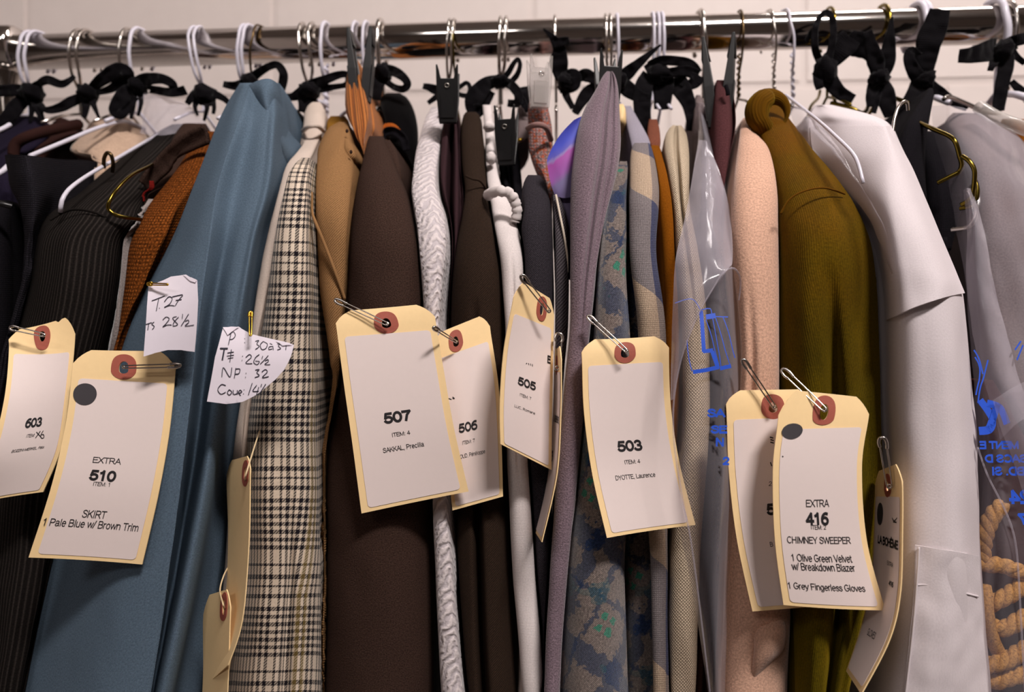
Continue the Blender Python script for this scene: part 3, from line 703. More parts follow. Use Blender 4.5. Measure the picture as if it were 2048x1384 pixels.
g('toggle', [(208, 6.5, 1236, 1246), (218, 7.4, 1233, 1251), (240, 7.8, 1234, 1252), (256, 7.2, 1236, 1251)], M['bone'], 'pale yellow wooden toggle hanging right of the mauve fleece', 'toggle', step=4, wr=0)
t = g('block_check_shirt', [(286, 11.6, 1268, 1298), (300, 13, 1262, 1304), (335, 15.2, 1258, 1312), (380, 17, 1256, 1317), (420, 18, 1254, 1316), (500, 18.8, 1257, 1312), (600, 19.2, 1268, 1325), (700, 19.2, 1276, 1333), (900, 19.2, 1284, 1336), (1150, 19, 1300, 1334), (1480, 19, 1306, 1332)], M['check'], 'tan, grey and navy block check shirt above the right corner of tag 503', 'shirt', seed=33, nu=33)
g('collar', [(212, 5, 1248, 1262), (230, 6.6, 1250, 1272), (258, 9, 1255, 1288), (285, 11.4, 1262, 1301), (308, 12.9, 1266, 1300)], M['greyl'], parent=t, label='lavender grey collar')
t = g('caramel_velvet_jacket', [(286, 9.6, 1300, 1316), (298, 11, 1293, 1328), (325, 13, 1297, 1340), (370, 15, 1308, 1347), (430, 16, 1319, 1352), (520, 16.6, 1325, 1357), (640, 16.8, 1328, 1360), (900, 16.8, 1328, 1362), (1480, 16.6, 1322, 1352)], M['caramel'], 'caramel brown velvet jacket between the check shirt and white burlap', 'jacket', seed=34, wr=.001)
g('collar', [(238, 5, 1299, 1314), (256, 7, 1296, 1319), (285, 9.8, 1296, 1322), (298, 10.4, 1300, 1320)], M['brownleather'], parent=t, step=5, label='reddish brown collar')
t = g('burlap_tunic', [(250, 9, 1346, 1362), (266, 10.8, 1332, 1372), (300, 12.6, 1327, 1377), (350, 14.4, 1337, 1379), (420, 15.8, 1348, 1381), (500, 16.8, 1352, 1396), (620, 17.6, 1362, 1412), (760, 18, 1366, 1420), (900, 18.4, 1362, 1416), (1050, 18.6, 1346, 1404), (1200, 18.6, 1338, 1397), (1384, 18.6, 1329, 1391), (1480, 18.6, 1325, 1388)], M['burlap'], 'off white burlap tunic running down into the plastic dress bag', 'tunic', seed=35, nu=31, wr=.0015, folds=[(.5, .5, .08, -.9, 0, .3)])
g('dark_bagged_coat', [(420, 12, 1402, 1446), (470, 13.6, 1400, 1460), (600, 15.4, 1408, 1478), (760, 16, 1416, 1484), (1000, 16.4, 1406, 1472), (1200, 16.4, 1392, 1455), (1480, 16.4, 1376, 1440)], M['maroonb'], 'dark brown coat inside the plastic dress bag with blue letters', 'coat', seed=36, folds=[(.5, .5, .1, -1.2)])
g('pale_bagged_shirt', [(190, 3, 1392, 1402), (215, 4.6, 1388, 1416), (270, 6, 1384, 1424), (360, 8, 1386, 1430), (600, 9, 1390, 1440), (1480, 9, 1390, 1430)], M['greycloth'], 'grey shirt neck inside the top of the middle plastic dress bag', 'shirt', seed=37)
t = g('burgundy_trousers', [(160, 9.4, 1434, 1460), (185, 10.6, 1430, 1467), (240, 12, 1427, 1472), (320, 13.4, 1426, 1474), (400, 14.4, 1429, 1475), (480, 15, 1440, 1477), (620, 15, 1450, 1480), (1480, 14, 1440, 1470)], M['burgundy'], 'burgundy trousers hung from the tall black clip left of the pink jacket', 'trousers', seed=38, folds=[(.88, .8, .08, -1.6)], wr=.001)
bm_ = wire('buttonhole', [(1452, 172, 11.4), (1455, 182, 11.6), (1456, 190, 11.6)], .0016, M['blackcloth'], t)
t = g('pink_wool_jacket', [(236, 9, 1486, 1500), (252, 11, 1480, 1514), (280, 13.8, 1476, 1532), (320, 16, 1471, 1548), (370, 18, 1466, 1556), (440, 19.4, 1463, 1559), (530, 20.2, 1466, 1559), (620, 20.6, 1476, 1558), (720, 20.8, 1482, 1558), (820, 20.8, 1476, 1558), (950, 20.8, 1462, 1562), (1080, 20.8, 1453, 1572), (1160, 20.8, 1449, 1590), (1230, 20.8, 1446, 1590), (1300, 20.6, 1443, 1584), (1384, 20.4, 1440, 1580), (1480, 20.4, 1436, 1576)], M['pink'], 'pale salmon pink wool jacket left of the olive velvet blazer', 'jacket', seed=39, nu=41, wr=.003, ws=16, folds=[(.32, .30, .10, -.4, .2, .65), (.72, .55, .10, -1.2, .78, 1)])
g('cuff', [((1262, 1238), 20.9, 1500, 1568), ((1290, 1262), 21.6, 1508, 1572), ((1335, 1300), 21.3, 1504, 1566), ((1376, 1330), 20.2, 1498, 1540)], M['pink'], parent=t, seed=40, step=5, wr=.003)
t = g('velvet_blazer', [(200, 8, 1514, 1552), (222, 9, 1510, 1566), (245, 10.8, 1512, 1584), (285, 13.4, 1524, 1618), (330, 16, 1540, 1662), (370, 18, 1550, 1696), (410, 19.4, 1556, 1728), (460, 20.6, 1559, 1750), (540, 21.2, 1561, 1759), (700, 21.4, 1562, 1763), (850, 21.4, 1565, 1765), (1000, 21.4, 1573, 1765), (1120, 21.4, 1579, 1757), (1250, 21.4, 1586, 1726), (1384, 21.4, 1591, 1698), (1480, 21.4, 1594, 1684)], M['olive'], 'olive green velvet blazer with rusty shoulder, tag 416 pinned on it', 'blazer', seed=41, nu=51, wr=.003, ws=14, folds=[(.46, .64, .07, -2.0, .26, 1), (.25, .30, .12, .5, .2, 1), (.82, .85, .07, -.5, .3, 1), (.40, .40, .05, -1.5, .8, 1)])
cl_ = []
for i in range(40):
    a = 2*pi*i/40; ox, oy = 1535+44*cos(a), 222-41*sin(a); ix, iy = 1553+17*cos(a), 230-22*sin(a)
    cl_.append(((ox+ix)/2, (oy+iy)/2, sqrt((ox-ix)**2+(oy-iy)**2)/2))
tube('collar', [Q(x, y, 10.6 + (.9 if x < 1530 else 0)) for x, y, r in cl_], [r*mpx(10.6) for x, y, r in cl_], M['olive'], t, 16, True, uvs=[(i % 16*.002, .13) for i in range(40*16)])
wire('shoulder_seam', [(1561, 428, 20.0), (1580, 398, 20.1), (1612, 381, 20.0), (1650, 376, 19.4), (1690, 388, 18.2)], .0006, M['olive'], t)
SH = [(210, (1630, 1638, 1646, 1654, 1662), (6, 8, 9, 8.5, 6)), (230, (1622, 1658, 1706, 1730, 1741), (9, 12, 13.4, 13, 10)),
      (252, (1616, 1680, 1760, 1774, 1784), (10, 13.6, 16, 15.5, 12)), (300, (1622, 1692, 1770, 1795, 1806), (12, 15.4, 18, 17.6, 14)),
      (340, (1646, 1712, 1775, 1811, 1827), (13.5, 16.8, 19.2, 18.8, 15.2)), (400, (1692, 1737, 1782, 1830, 1852), (15.5, 18.6, 20.7, 20.2, 16.4)),
      (460, (1736, 1764, 1794, 1850, 1877), (17, 20, 21.6, 21.3, 17.4)), (530, (1756, 1780, 1812, 1876, 1906), (18, 21, 22.2, 22, 18)),
      (590, (1764, 1790, 1830, 1896, 1927), (18.4, 21.5, 22.6, 22.4, 18.2)), (700, (1767, 1795, 1845, 1908, 1939), (18.4, 21.6, 22.8, 22.5, 18.2)),
      (830, (1770, 1800, 1855, 1920, 1952), (18.4, 21.6, 22.8, 22.5, 18.2)), (950, (1777, 1806, 1862, 1927, 1958), (18.4, 21.6, 22.8, 22.5, 18.2)),
      (1110, (1770, 1804, 1865, 1930, 1964), (18.4, 21.6, 22.8, 22.5, 18.2)), (1250, (1756, 1797, 1865, 1935, 1971), (18.4, 21.6, 22.8, 22.5, 18.2)),
      (1384, (1742, 1788, 1862, 1940, 1979), (18.4, 21.6, 22.8, 22.5, 18.2)), (1480, (1734, 1780, 1860, 1942, 1984), (18.4, 21.6, 22.8, 22.5, 18.2))]
t = panel('white_shirt', [[(x, y, q) for x, q in zip(xs, qs)] for y, xs, qs in SH], M['white'], 46, 140, closed=True, wr=.0034, ws=15, seed=42, label='crisp white twill shirt with a chest pocket, right of the olive blazer', cat_='shirt')
FL = [[(x + (4 if i == 0 else 1 if i == 4 else 0), y, q+.42) for i, (x, q) in enumerate(zip(xs, qs))] for y, xs, qs in SH[2:8]]
panel('yoke_flap', FL + [[(1770, 606, 19.2), (1792, 600, 22.0), (1826, 584, 22.9), (1888, 566, 22.8), (1920, 562, 18.8)], [(1772, 640, 19.4), (1794, 630, 22.2), (1832, 613, 23.2), (1892, 594, 23.0), (1930, 586, 18.9)]], M['white'], 46, 60, parent=t, wr=.0010, ws=15, seed=42, solid=.0012)
pk = panel('pocket', [
    [(1833, 1092, 22.9), (1870, 1097, 23.2), (1915, 1103, 23.0), (1958, 1112, 21.4)],
    [(1829, 1170, 22.9), (1870, 1172, 23.2), (1915, 1182, 23.0), (1963, 1194, 21.4)],
    [(1818, 1280, 22.8), (1865, 1280, 23.3), (1915, 1285, 23.0), (1970, 1295, 21.4)],
    [(1804, 1410, 22.7), (1855, 1410, 23.2), (1915, 1410, 22.9), (1976, 1410, 21.3)]], M['white'], 30, 50, wr=.0022, ws=34, seed=43, parent=t, solid=.0012)
wire('hem_stitch', [(1831, 1170, 22.85), (1850, 1169, 22.98), (1870, 1172, 23.08), (1890, 1176, 23.05), (1920, 1184, 22.85), (1956, 1193, 21.65)], .0006, M['white'], pk)
wire('edge_stitch', [(1838, 1094, 22.98), (1835, 1150, 23.0), (1826, 1260, 22.95), (1810, 1400, 22.85)], .0006, M['white'], pk)
# right end
t = g('black_suit_trousers', [(176, 8, 1859, 1866), (192, 9, 1848, 1867), (220, 10.4, 1828, 1862), (260, 11.6, 1805, 1856), (320, 12.4, 1786, 1850), (400, 13, 1800, 1856), (480, 13.4, 1835, 1870), (560, 13, 1860, 1884), (1480, 13, 1880, 1920)], M['blackcloth'], 'black suit trousers with a peaked waistband right of the white shirt', 'trousers', seed=44, wr=.002)
g('second_leg', [(262, 6, 1838, 1870), (285, 7.6, 1838, 1905), (325, 9.6, 1842, 1930), (380, 10.8, 1846, 1932), (440, 11.4, 1850, 1918), (500, 11.6, 1862, 1902), (560, 11.6, 1876, 1898), (1480, 11, 1890, 1920)], M['blackcloth'], parent=t, seed=45, wr=.002)
g('grey_bagged_gown', [(226, 3, 1905, 1960), (250, 5, 1890, 2010), (300, 8, 1915, 2060), (380, 10, 1935, 2090), (500, 12, 1938, 2110), (700, 13, 1945, 2130), (860, 13, 1965, 2150), (1000, 12, 1990, 2160), (1480, 11, 2010, 2200)], M['greycloth'], 'grey gown inside the large plastic dress bag at the right edge', 'gown', seed=46, wr=.004)
g('dark_red_gown', [(760, 14, 1950, 1984), (860, 14.4, 1952, 2040), (1000, 14.6, 1952, 2110), (1200, 14.6, 1955, 2140), (1480, 14.6, 1962, 2160)], M['darkred'], 'dark red gown behind the rope inside the right plastic bag', 'gown', seed=47, wr=.004)
g('orange_jacket', [(238, 1, 2004, 2060), (262, 2, 1996, 2090), (300, 3, 2010, 2110), (420, 4, 2020, 2130)], M['caramel'], 'orange brown jacket shoulder behind the bag at the upper right edge', 'jacket', seed=48)

# ------------------------------------------------------------------ neighbours press against each other: the one farther back gives way
import numpy as np
def settle():
    RZ_, RY_ = .004, .003
    z0, y0, nz_, ny_ = 1.03, .36, 195, 220
    items = []
    for o in list(COL.objects):
        if o.parent is None and o.type == 'MESH' and not o.name.startswith('sheer') and o.get('category') in ('jacket', 'coat', 'trousers', 'skirt', 'vest', 'blouse', 'shirt', 'sweater', 'top', 'tunic', 'cloth', 'blazer', 'gown', 'scarf'):
            obs = [o] + [c for c in o.children if c.type == 'MESH']
            data = []
            for b in obs:
                me = b.data; co = np.empty(len(me.vertices)*3); me.vertices.foreach_get('co', co); co = co.reshape(-1, 3)
                w = np.array(wloc(b)); data.append([b, co, w])
            items.append([min((d[1]+d[2])[:, 1].min() for d in data), data])
    items.sort(key=lambda t: t[0])
    done = []; sides = {}
    for _, data in items:
        orig = [co.copy() for b, co, w in data]
        for it in range(4):
            if it == 2:                                     # even the shift out before the last pass
                for (b, co, w), oc in zip(data, orig):
                    ne = len(b.data.edges); ed = np.empty(ne*2, dtype=np.int64); b.data.edges.foreach_get('vertices', ed); ed = ed.reshape(-1, 2)
                    d = co[:, 0]-oc[:, 0]; deg = np.bincount(ed.ravel(), minlength=len(d))
                    for _ in range(6):
                        sm_ = np.zeros(len(d)); np.add.at(sm_, ed[:, 0], d[ed[:, 1]]); np.add.at(sm_, ed[:, 1], d[ed[:, 0]])
                        av = sm_/np.maximum(deg, 1); d = np.where(np.abs(av) > np.abs(d), av, .5*d+.5*av)
                    co[:, 0] = oc[:, 0]+d
            for tab in done:
                lo, hi = tab[:2] if it < 2 else tab[2:4]
                mg = .0014 if it < 2 else .0015
                hits, allx = [], []
                for b, co, w in data:
                    p = co + w
                    iz = np.clip(((p[:, 2]-z0)/RZ_).astype(int), 0, nz_-1); iy = np.clip(((p[:, 1]-y0)/RY_).astype(int), 0, ny_-1)
                    a, c = lo[iz, iy], hi[iz, iy]; ok = a < c
                    hits.append((co, w, p, a, c, ok)); allx.append((p[:, 0]-(a+c)/2)[ok])
                ax_ = np.concatenate(allx)
                if len(ax_) == 0: continue
                side = 1 if np.median(ax_) > 0 else -1
                sides[(data[0][0].name, tab[4])] = side
                for co, w, p, a, c, ok in hits:
                    if side > 0: hit = ok & (p[:, 0] < c+mg); co[hit, 0] = (c+mg)[hit]-w[0]
                    else: hit = ok & (p[:, 0] > a-mg); co[hit, 0] = (a-mg)[hit]-w[0]
        lo = np.full((nz_, ny_), 9.0); hi = np.full((nz_, ny_), -9.0)
        for b, co, w in data:
            b.data.vertices.foreach_set('co', co.ravel()); b.data.update()
            p = co + w
            for q in b.data.polygons:
                vi = q.vertices
                if len(vi) != 4: continue
                A_, B_, C_, D_ = (p[i] for i in vi)
                n1 = int(max(np.abs(B_-A_).max(), np.abs(C_-D_).max())/.003)+2; n2 = int(max(np.abs(D_-A_).max(), np.abs(C_-B_).max())/.0035)+2
                s_, t_ = np.meshgrid(np.linspace(0, 1, n1), np.linspace(0, 1, n2)); s_ = s_.ravel()[:, None]; t_ = t_.ravel()[:, None]
                pts = (A_*(1-s_)+B_*s_)*(1-t_)+(D_*(1-s_)+C_*s_)*t_
                iz = ((pts[:, 2]-z0)/RZ_).astype(int); iy = ((pts[:, 1]-y0)/RY_).astype(int)
                m = (iz >= 0) & (iz < nz_) & (iy >= 0) & (iy < ny_)
                np.minimum.at(lo, (iz[m], iy[m]), pts[m, 0]); np.maximum.at(hi, (iz[m], iy[m]), pts[m, 0])
        l2, h2 = lo.copy(), hi.copy()
        for dz in (-1, 0, 1):
            for dy in (-1, 0, 1):
                l2 = np.minimum(l2, np.roll(np.roll(lo, dz, 0), dy, 1)); h2 = np.maximum(h2, np.roll(np.roll(hi, dz, 0), dy, 1))

        done.append((l2, h2, lo, hi, data[0][0].name))
    # what still crosses is nudged aside face by face
    from mathutils.bvhtree import BVHTree
    bod = []
    for _, data in items:
        b, co, w = data[0]
        bod.append([b.name, b, co, w, [tuple(q.vertices) for q in b.data.polygons], None])
    def tree(t):
        if t[5] is None: t[5] = BVHTree.FromPolygons((t[2]+t[3]).tolist(), t[4])
        return t[5]
    for rnd in range(5):
        moved = 0
        for j in range(len(bod)):
            tj = bod[j]; pj = tj[2]+tj[3]; lj, hj = pj.min(0), pj.max(0)
            for i in range(j):
                ti = bod[i]; pi_ = ti[2]+ti[3]
                if (pi_.min(0) > hj).any() or (pi_.max(0) < lj).any(): continue
                prs = tree(ti).overlap(tree(tj))
                if not prs: continue
                sd = sides.get((tj[0], ti[0])) or (1 if pj[:, 0].mean() > pi_[:, 0].mean() else -1)
                vj = np.array(sorted({v for _, f in prs for v in tj[4][f] if len(tj[4][f]) == 4}), dtype=int)
                vi = np.array(sorted({v for f, _ in prs for v in ti[4][f] if len(ti[4][f]) == 4}), dtype=int)
                if len(vj): tj[2][vj, 0] += sd*.0011
                if len(vi): ti[2][vi, 0] -= sd*.0003
                ti[5] = None; tj[5] = None; moved += 1
        if not moved: break
    for n_, b, co, w, f, t in bod:
        b.data.vertices.foreach_set('co', co.ravel()); b.data.update()
settle()
# ------------------------------------------------------------------ hangers
def hook_path(x, lean=0.0, open_=.0, r=.0012, drop=.052, twist=None, R=None):
    X = Q(x, 80, 0).x; R = R or RR + r + .0006
    pts = []
    for a in range(-50, 181, 15):                      # from the tip behind, over the top, to the front
        an = radians(a)
        k = 1 + (.22 if a < 0 else 0)*(-a/50)
        pts.append(Vector((X - lean*(.6 if a < 90 else .2), RY + R*cos(an)*k, RZ + R*sin(an))))
    pts.append(Vector((X + lean*.3, RY - R*1.02, RZ - .012)))
    pts.append(Vector((X + lean*.6, RY - R*.72, RZ - .028)))
    pts.append(Vector((X + lean*.9, RY - R*.15, RZ - .040)))
    pts.append(Vector((X + lean*1.1, RY, RZ - drop)))
    return pts
def hanger(x, mat, label, r=.0012, lean=0.0, group=None, twisted=False, drop=.060, arms=(), arm_mat=None, hidden=.05, second=None):
    X = Q(x, 80, 0).x
    t = empty('wire_hanger', (X, RY, RZ-drop), label, 'hanger', group)
    hp = hook_path(x, lean, r=r, drop=drop)
    hook = tube('hook', smooth_path(hp, 60), r, mat, t, 8)
    base = hp[-1]
    if second is not None:                              # the other wire of the twist runs beside it
        h2 = [Vector((p.x + second*(1 if i < 16 else (1 if i < 18 else .3)), p.y, p.z)) for i, p in enumerate(hp)]
        tube('hook', smooth_path(h2, 60), r, mat, t, 8)
    if twisted:
        n = 60; path = [hp[-3].lerp(hp[-1], i/(n-1)) if i < 0 else Vector((hp[-2].x + (base.x-hp[-2].x)*i/(n-1) + r*1.1*cos(i*.8), RY - .002 + r*1.1*sin(i*.8), RZ - .020 - (drop-.020)*i/(n-1))) for i in range(n)]
        tube('twisted_neck', path, r*.9, mat, t, 6)
    # shoulders of the wire, mostly inside the garment
    for s in (-1, 1):
        tube('arm', [base, base + Vector((0, s*hidden*.5, -.010)), base + Vector((0, s*hidden, -.024))], r, arm_mat or mat, t, 6)
    for a in arms:
        wire('arm', a, r*1.05, arm_mat or mat, t, 50, 8)
    return t
Wm, Sm, Bm, Dm = M['whitewire'], M['steel'], M['brass'], M['darkwire']
hanger(68, Wm, 'white coated hanger hook nearest the rack\'s left end, doubled wire', .0016, -.004, second=.006)
hanger(166, Sm, 'pair of silver hooks second from the rack\'s left end', .0015, -.002, second=.007)
hanger(263, Sm, 'silver hanger hook touching a white one above the plastic sleeve, left side', .0014, -.002)
hanger(283, Wm, 'white hanger whose long arm runs over the beige fleece coat', .0017, -.002,
       arms=[[(290, 258, 0), (262, 246, 1.5), (240, 243, 3), (190, 258, 6), (130, 283, 9.5), (60, 312, 13.2)]])
hanger(398, Wm, 'white doubled hanger hook just left of the blue skirt', .0014, .004, second=.005,
       arms=[[(330, 262, 2.2), (290, 284, 5), (230, 319, 11.5), (180, 348, 15.2), (148, 370, 17.6), (132, 386, 18.4), (123, 404, 18.8), (121, 424, 18.6)]])
hanger(494, Wm, 'white hanger hooks bunched above the blue skirt\'s folded top', .0016, -.003, second=.004)
hanger(520, Dm, 'thin bronze hanger hook right above the blue skirt', .0011, -.005)
hanger(612, Sm, 'silver hanger hook above the cream blouse', .0015, .003, second=.009)
hanger(655, Wm, 'single white hanger with a twisted neck above the olive blouse', .0017, -.001, twisted=True, drop=.066,
       arms=[[(655, 214, 0), (646, 207, 1), (634, 202, 1.5), (600, 198, 2.2), (562, 195, 3)]])
hanger(715, Wm, 'white hanger hook behind the striped cloth\'s black clip, left one', .0014, 0)
hanger(736, Wm, 'white hanger hook behind the striped cloth\'s black clip, right one', .0014, 0)
hanger(765, Sm, 'thick silver hanger hook above the black velvet jacket', .0022, .001)
hanger(901, Sm, 'silver hanger hooks above the maroon trousers\' clip', .0012, -.002, second=.004)
hanger(911, Bm, 'brass hanger hook beside the silver ones over the maroon trousers', .0011, .001)
hanger(1002, Sm, 'silver hanger with a swivel neck above the white gauze shirt', .0016, -.001, second=.005)
hanger(1110, Sm, 'silver hanger hook behind the tall black ribbon tail', .0014, .001)
hanger(1219, Sm, 'silver hanger hooks above the mauve fleece clip', .0013, .001, second=-.004)
hanger(1233, Wm, 'white hanger hook beside the silver ones over the mauve fleece', .0013, .001)
hanger(1303, Wm, 'leftmost white hook of the pair above the big black ribbon bow', .0014, 0, second=.0045)
hanger(1322, Wm, 'rightmost white hook of the pair above the big black ribbon bow', .0014, .001)
hanger(1400, Sm, 'thick silver hook above the burgundy trousers\' clip', .0021, .003)
hanger(1476, Dm, 'dark bronze hanger with twisted neck above the pink jacket', .0011, 0, twisted=True)
hanger(1537, Sm, 'thin silver hanger with twisted neck above the olive blazer collar', .0010, .004, twisted=True)
hanger(1570, Wm, 'thin white hanger with twisted neck and an arm across the white shirt', .0011, .006, twisted=True, drop=.068,
       arms=[[(1572, 190, 5), (1600, 212, 9), (1640, 244, 14.8), (1672, 273, 17.6), (1704, 305, 19.6), (1717, 330, 20.4), (1726, 366, 20.8)]])
hanger(1654, Bm, 'brass hanger hook looped with black ribbon above the white shirt', .0013, 0,
       arms=[[(1640, 182, 1), (1636, 196, 2), (1622, 212, 4), (1614, 236, 6)], [(1664, 186, 1), (1672, 206, 2), (1690, 220, 2.4)]])
hanger(1760, Bm, 'brass hanger hook between two upright black ribbon tails', .0018, 0,
       arms=[[(1745, 186, 1), (1740, 205, 2), (1726, 226, 4), (1700, 215, 4), (1662, 206, 3)]])
hanger(1830, Wm, 'thick white hook beside the tallest black ribbon tail', .0026, .002, second=.004)
hanger(1984, Wm, 'thickest white hook near the right edge over the bagged gown', .0030, .004)
hanger(2006, Sm, 'silver hook beside the thickest white one near the right edge', .0018, .001, twisted=True,
       arms=[[(2000, 226, 0), (1972, 224, 2), (1930, 206, 4), (1900, 194, 6), (1888, 198, 6.6)]])
# hanger ends that stick out of the clothes
def arm_thing(label, pts, r, mat, n=60):
    return wire('hanger_arm', pts, r, mat, None, n, 10, label=label, cat_='hanger')
arm_thing('brass hanger end bent round above the grey fleece vest', [(318, 322, 12.6), (297, 333, 14.6), (262, 351, 17), (234, 378, 18.6), (219, 402, 19.2), (217, 418, 19.2), (232, 430, 19), (258, 436, 18.2), (282, 439, 17)], .0013, Bm)
arm_thing('small bronze ring hook on the white arm left of the corduroy jacket', [(208, 336, 13.4), (208, 318, 13.6), (214, 306, 13.6), (222, 310, 13.6), (226, 326, 13.4), (225, 344, 13)], .0014, Dm)
arm_thing('silver hanger tip clipped through the peaked waistband of black trousers', [(1785, 266, 13.4), (1789, 238, 13.2), (1796, 216, 13), (1806, 204, 12.8), (1814, 205, 12.6), (1816, 220, 12)], .0011, Sm)
arm_thing('upper brass hanger end beside the black suit trousers', [(1840, 246, 11), (1866, 258, 12.4), (1898, 272, 13.4), (1911, 285, 13.8), (1919, 312, 13.8), (1923, 330, 13.6), (1918, 343, 13.4), (1902, 352, 13.2), (1874, 366, 12.8)], .0016, Bm)
arm_thing('second brass hanger end poking right of the black suit trousers', [(1924, 312, 15.0), (1938, 322, 15.4), (1948, 338, 15.6), (1949, 358, 15.6), (1945, 388, 15.4), (1938, 400, 15.2), (1922, 410, 14.8)], .0015, Bm)
arm_thing('lowest brass hanger end poking right of the black suit trousers', [(1950, 360, 15.0), (1955, 380, 15.2), (1952, 402, 15.2), (1943, 412, 15.0), (1920, 417, 14.4)], .0014, Bm)
arm_thing('silver hanger end below the brass ones at the right', [(1936, 382, 14.4), (1947, 396, 14.7), (1952, 420, 14.8), (1947, 442, 14.8), (1934, 455, 14.6), (1902, 460, 14.0)], .0015, Sm)
arm_thing('white hanger arm tip at the left border, upper', [(-12, 265, 9.5), (8, 256, 8.6), (20, 249, 8)], .0018, Wm)
arm_thing('white hanger arm tip at the left border, below the maroon jacket', [(-12, 352, 13), (4, 343, 12.6), (16, 332, 12)], .0020, Wm)
arm_thing('black hanger bar at the left border beside the folded trousers', [(-14, 404, 19.0), (4, 408, 19.1), (24, 413, 18.8)], .0020, M['blackplastic'])
arm_thing('clear plastic hanger arm at the upper right edge', [(1958, 214, 6), (1990, 234, 7.5), (2030, 250, 9), (2080, 268, 10)], .0050, M['clearplastic'])

# ------------------------------------------------------------------ black ribbons tied round the hooks
R = M['ribbon']
def bow(x, y, label, strips, knot=None, q=2.6, group=None):
    c = Q(x, y, q)
    t = empty('ribbon_bow', c, label, 'ribbon bow', group)
    if knot:
        kx, ky, kw, kh = knot
        blob('knot', kx, ky, q+.3, kw, kh, 2.2, R, t, seed=x*.013, amp=.35)
    for i, s in enumerate(strips):
        nm, pts, w = s[:3]
        ribbon(nm, pts, w, R, t, q=q, seed=i+x*.1, twist=(s[3] if len(s) > 3 else 0.0), crumple=.0022)
    return t
bow(66, 185, 'black ribbon bow at the rack\'s left end with one tail cut by the border', [
    ('tail', [(62, 184), (75, 170, .6), (95, 160, 1.0), (122, 168, .8), (140, 160, .5), (149, 152)], [16, 18, 15, 14, 18, 8]),
    ('tail', [(58, 182), (34, 180, .8), (10, 182, 1), (-12, 182, 1)], [20, 24, 22, 20]),
    ('tail', [(54, 192), (34, 212, .6), (16, 235, 1), (-6, 258, 1.2)], [24, 28, 26, 22]),
    ('strand', [(70, 190), (76, 215, .5), (84, 240, .6)], [26, 22, 10]), ('strand', [(60, 192), (64, 216, .5), (60, 244, .5)], [16, 12, 6])],
    (64, 186, 44, 36))
bow(172, 190, 'black ribbon bow with a leaf shaped loop, second from the left', [
    ('loop', [(176, 186), (198, 164, .8), (222, 148, 1.2), (243, 140, 1.2), (255, 150, 1), (244, 162, .6), (220, 178, .4), (184, 188)], [14, 26, 30, 28, 18, 10, 9, 10]),
    ('tail', [(168, 192), (142, 204, .6), (118, 216, .8), (92, 220, .8), (82, 208, .6)], [18, 18, 20, 20, 10]),
    ('strand', [(170, 192), (172, 214, .6), (168, 236, .7)], [22, 18, 8]), ('strand', [(180, 190), (188, 212, .5), (198, 236, .6)], [16, 12, 5])],
    (176, 186, 34, 36))
bow(272, 178, 'black ribbon bow drooping beside the plastic sleeve, third from the left', [
    ('loop', [(268, 166), (296, 158, .9), (326, 158, 1.2), (346, 170, 1), (340, 182, .6), (316, 178, .3), (286, 172)], [20, 24, 22, 14, 10, 10, 12]),
    ('loop', [(270, 172), (252, 186, 1), (238, 204, 1.4), (230, 222, 1.4), (242, 228, 1.2), (256, 214, .8), (270, 192, .4)], [20, 26, 28, 18, 14, 16, 16]),
    ('tail', [(300, 178), (340, 186, .8), (372, 180, .8)], [16, 14, 18]),
    ('strand', [(268, 184), (266, 210, .6), (262, 238, .6)], [14, 12, 6]), ('strand', [(280, 184), (282, 206, .6), (276, 232, .6)], [12, 10, 5])],
    (276, 172, 30, 26))
bow(404, 190, 'frayed black ribbon knot just left of the blue skirt', [
    ('tail', [(404, 188), (426, 188, .6), (446, 196, .6), (462, 210, .4)], [20, 20, 16, 10]),
    ('tail', [(400, 184), (384, 194, .8), (374, 208, .9)], [18, 20, 10]),
    ('strand', [(396, 194), (390, 214, .8), (396, 232, .8)], [14, 14, 5]), ('strand', [(410, 194), (414, 216, .8), (408, 242, .8)], [14, 12, 5]), ('strand', [(420, 192), (428, 212, .8), (426, 228, .8)], [16, 14, 6])],
    (408, 190, 46, 40))
bow(520, 152, 'black ribbon loop arching over the blue skirt\'s top', [
    ('loop', [(500, 160), (516, 146, .6), (540, 132, 1), (556, 131, 1.2), (567, 148, 1.1), (564, 172, .8), (556, 196, .4)], [16, 17, 14, 14, 16, 17, 14]),
    ('tail', [(496, 166), (470, 172, 1), (446, 168, 1)], [22, 20, 12])], (500, 164, 30, 30))
bow(625, 180, 'long flat black ribbon bow above the cream blouse', [
    ('tail', [(630, 178), (606, 184, .8), (584, 194, .8), (560, 190, .6)], [30, 28, 22, 8]),
    ('loop', [(620, 172), (650, 160, .8), (676, 150, 1), (694, 150, 1), (694, 168, .8), (668, 174, .5), (636, 178, .2)], [22, 22, 12, 12, 12, 10, 16]),
    ('tail', [(612, 182), (614, 206, .6), (612, 226, .6)], [40, 40, 30])], (618, 182, 44, 32))
bow(772, 158, 'black ribbon loop right of the striped cloth\'s clip', [
    ('loop', [(764, 140), (786, 142, .8), (806, 154, 1.2), (815, 168, 1.2), (806, 178, .9), (788, 174, .5), (772, 162, .2)], [22, 22, 18, 14, 14, 12, 14]),
    ('tail', [(764, 150), (756, 172, .8), (752, 200, .8)], [22, 24, 18])], (766, 146, 34, 34))
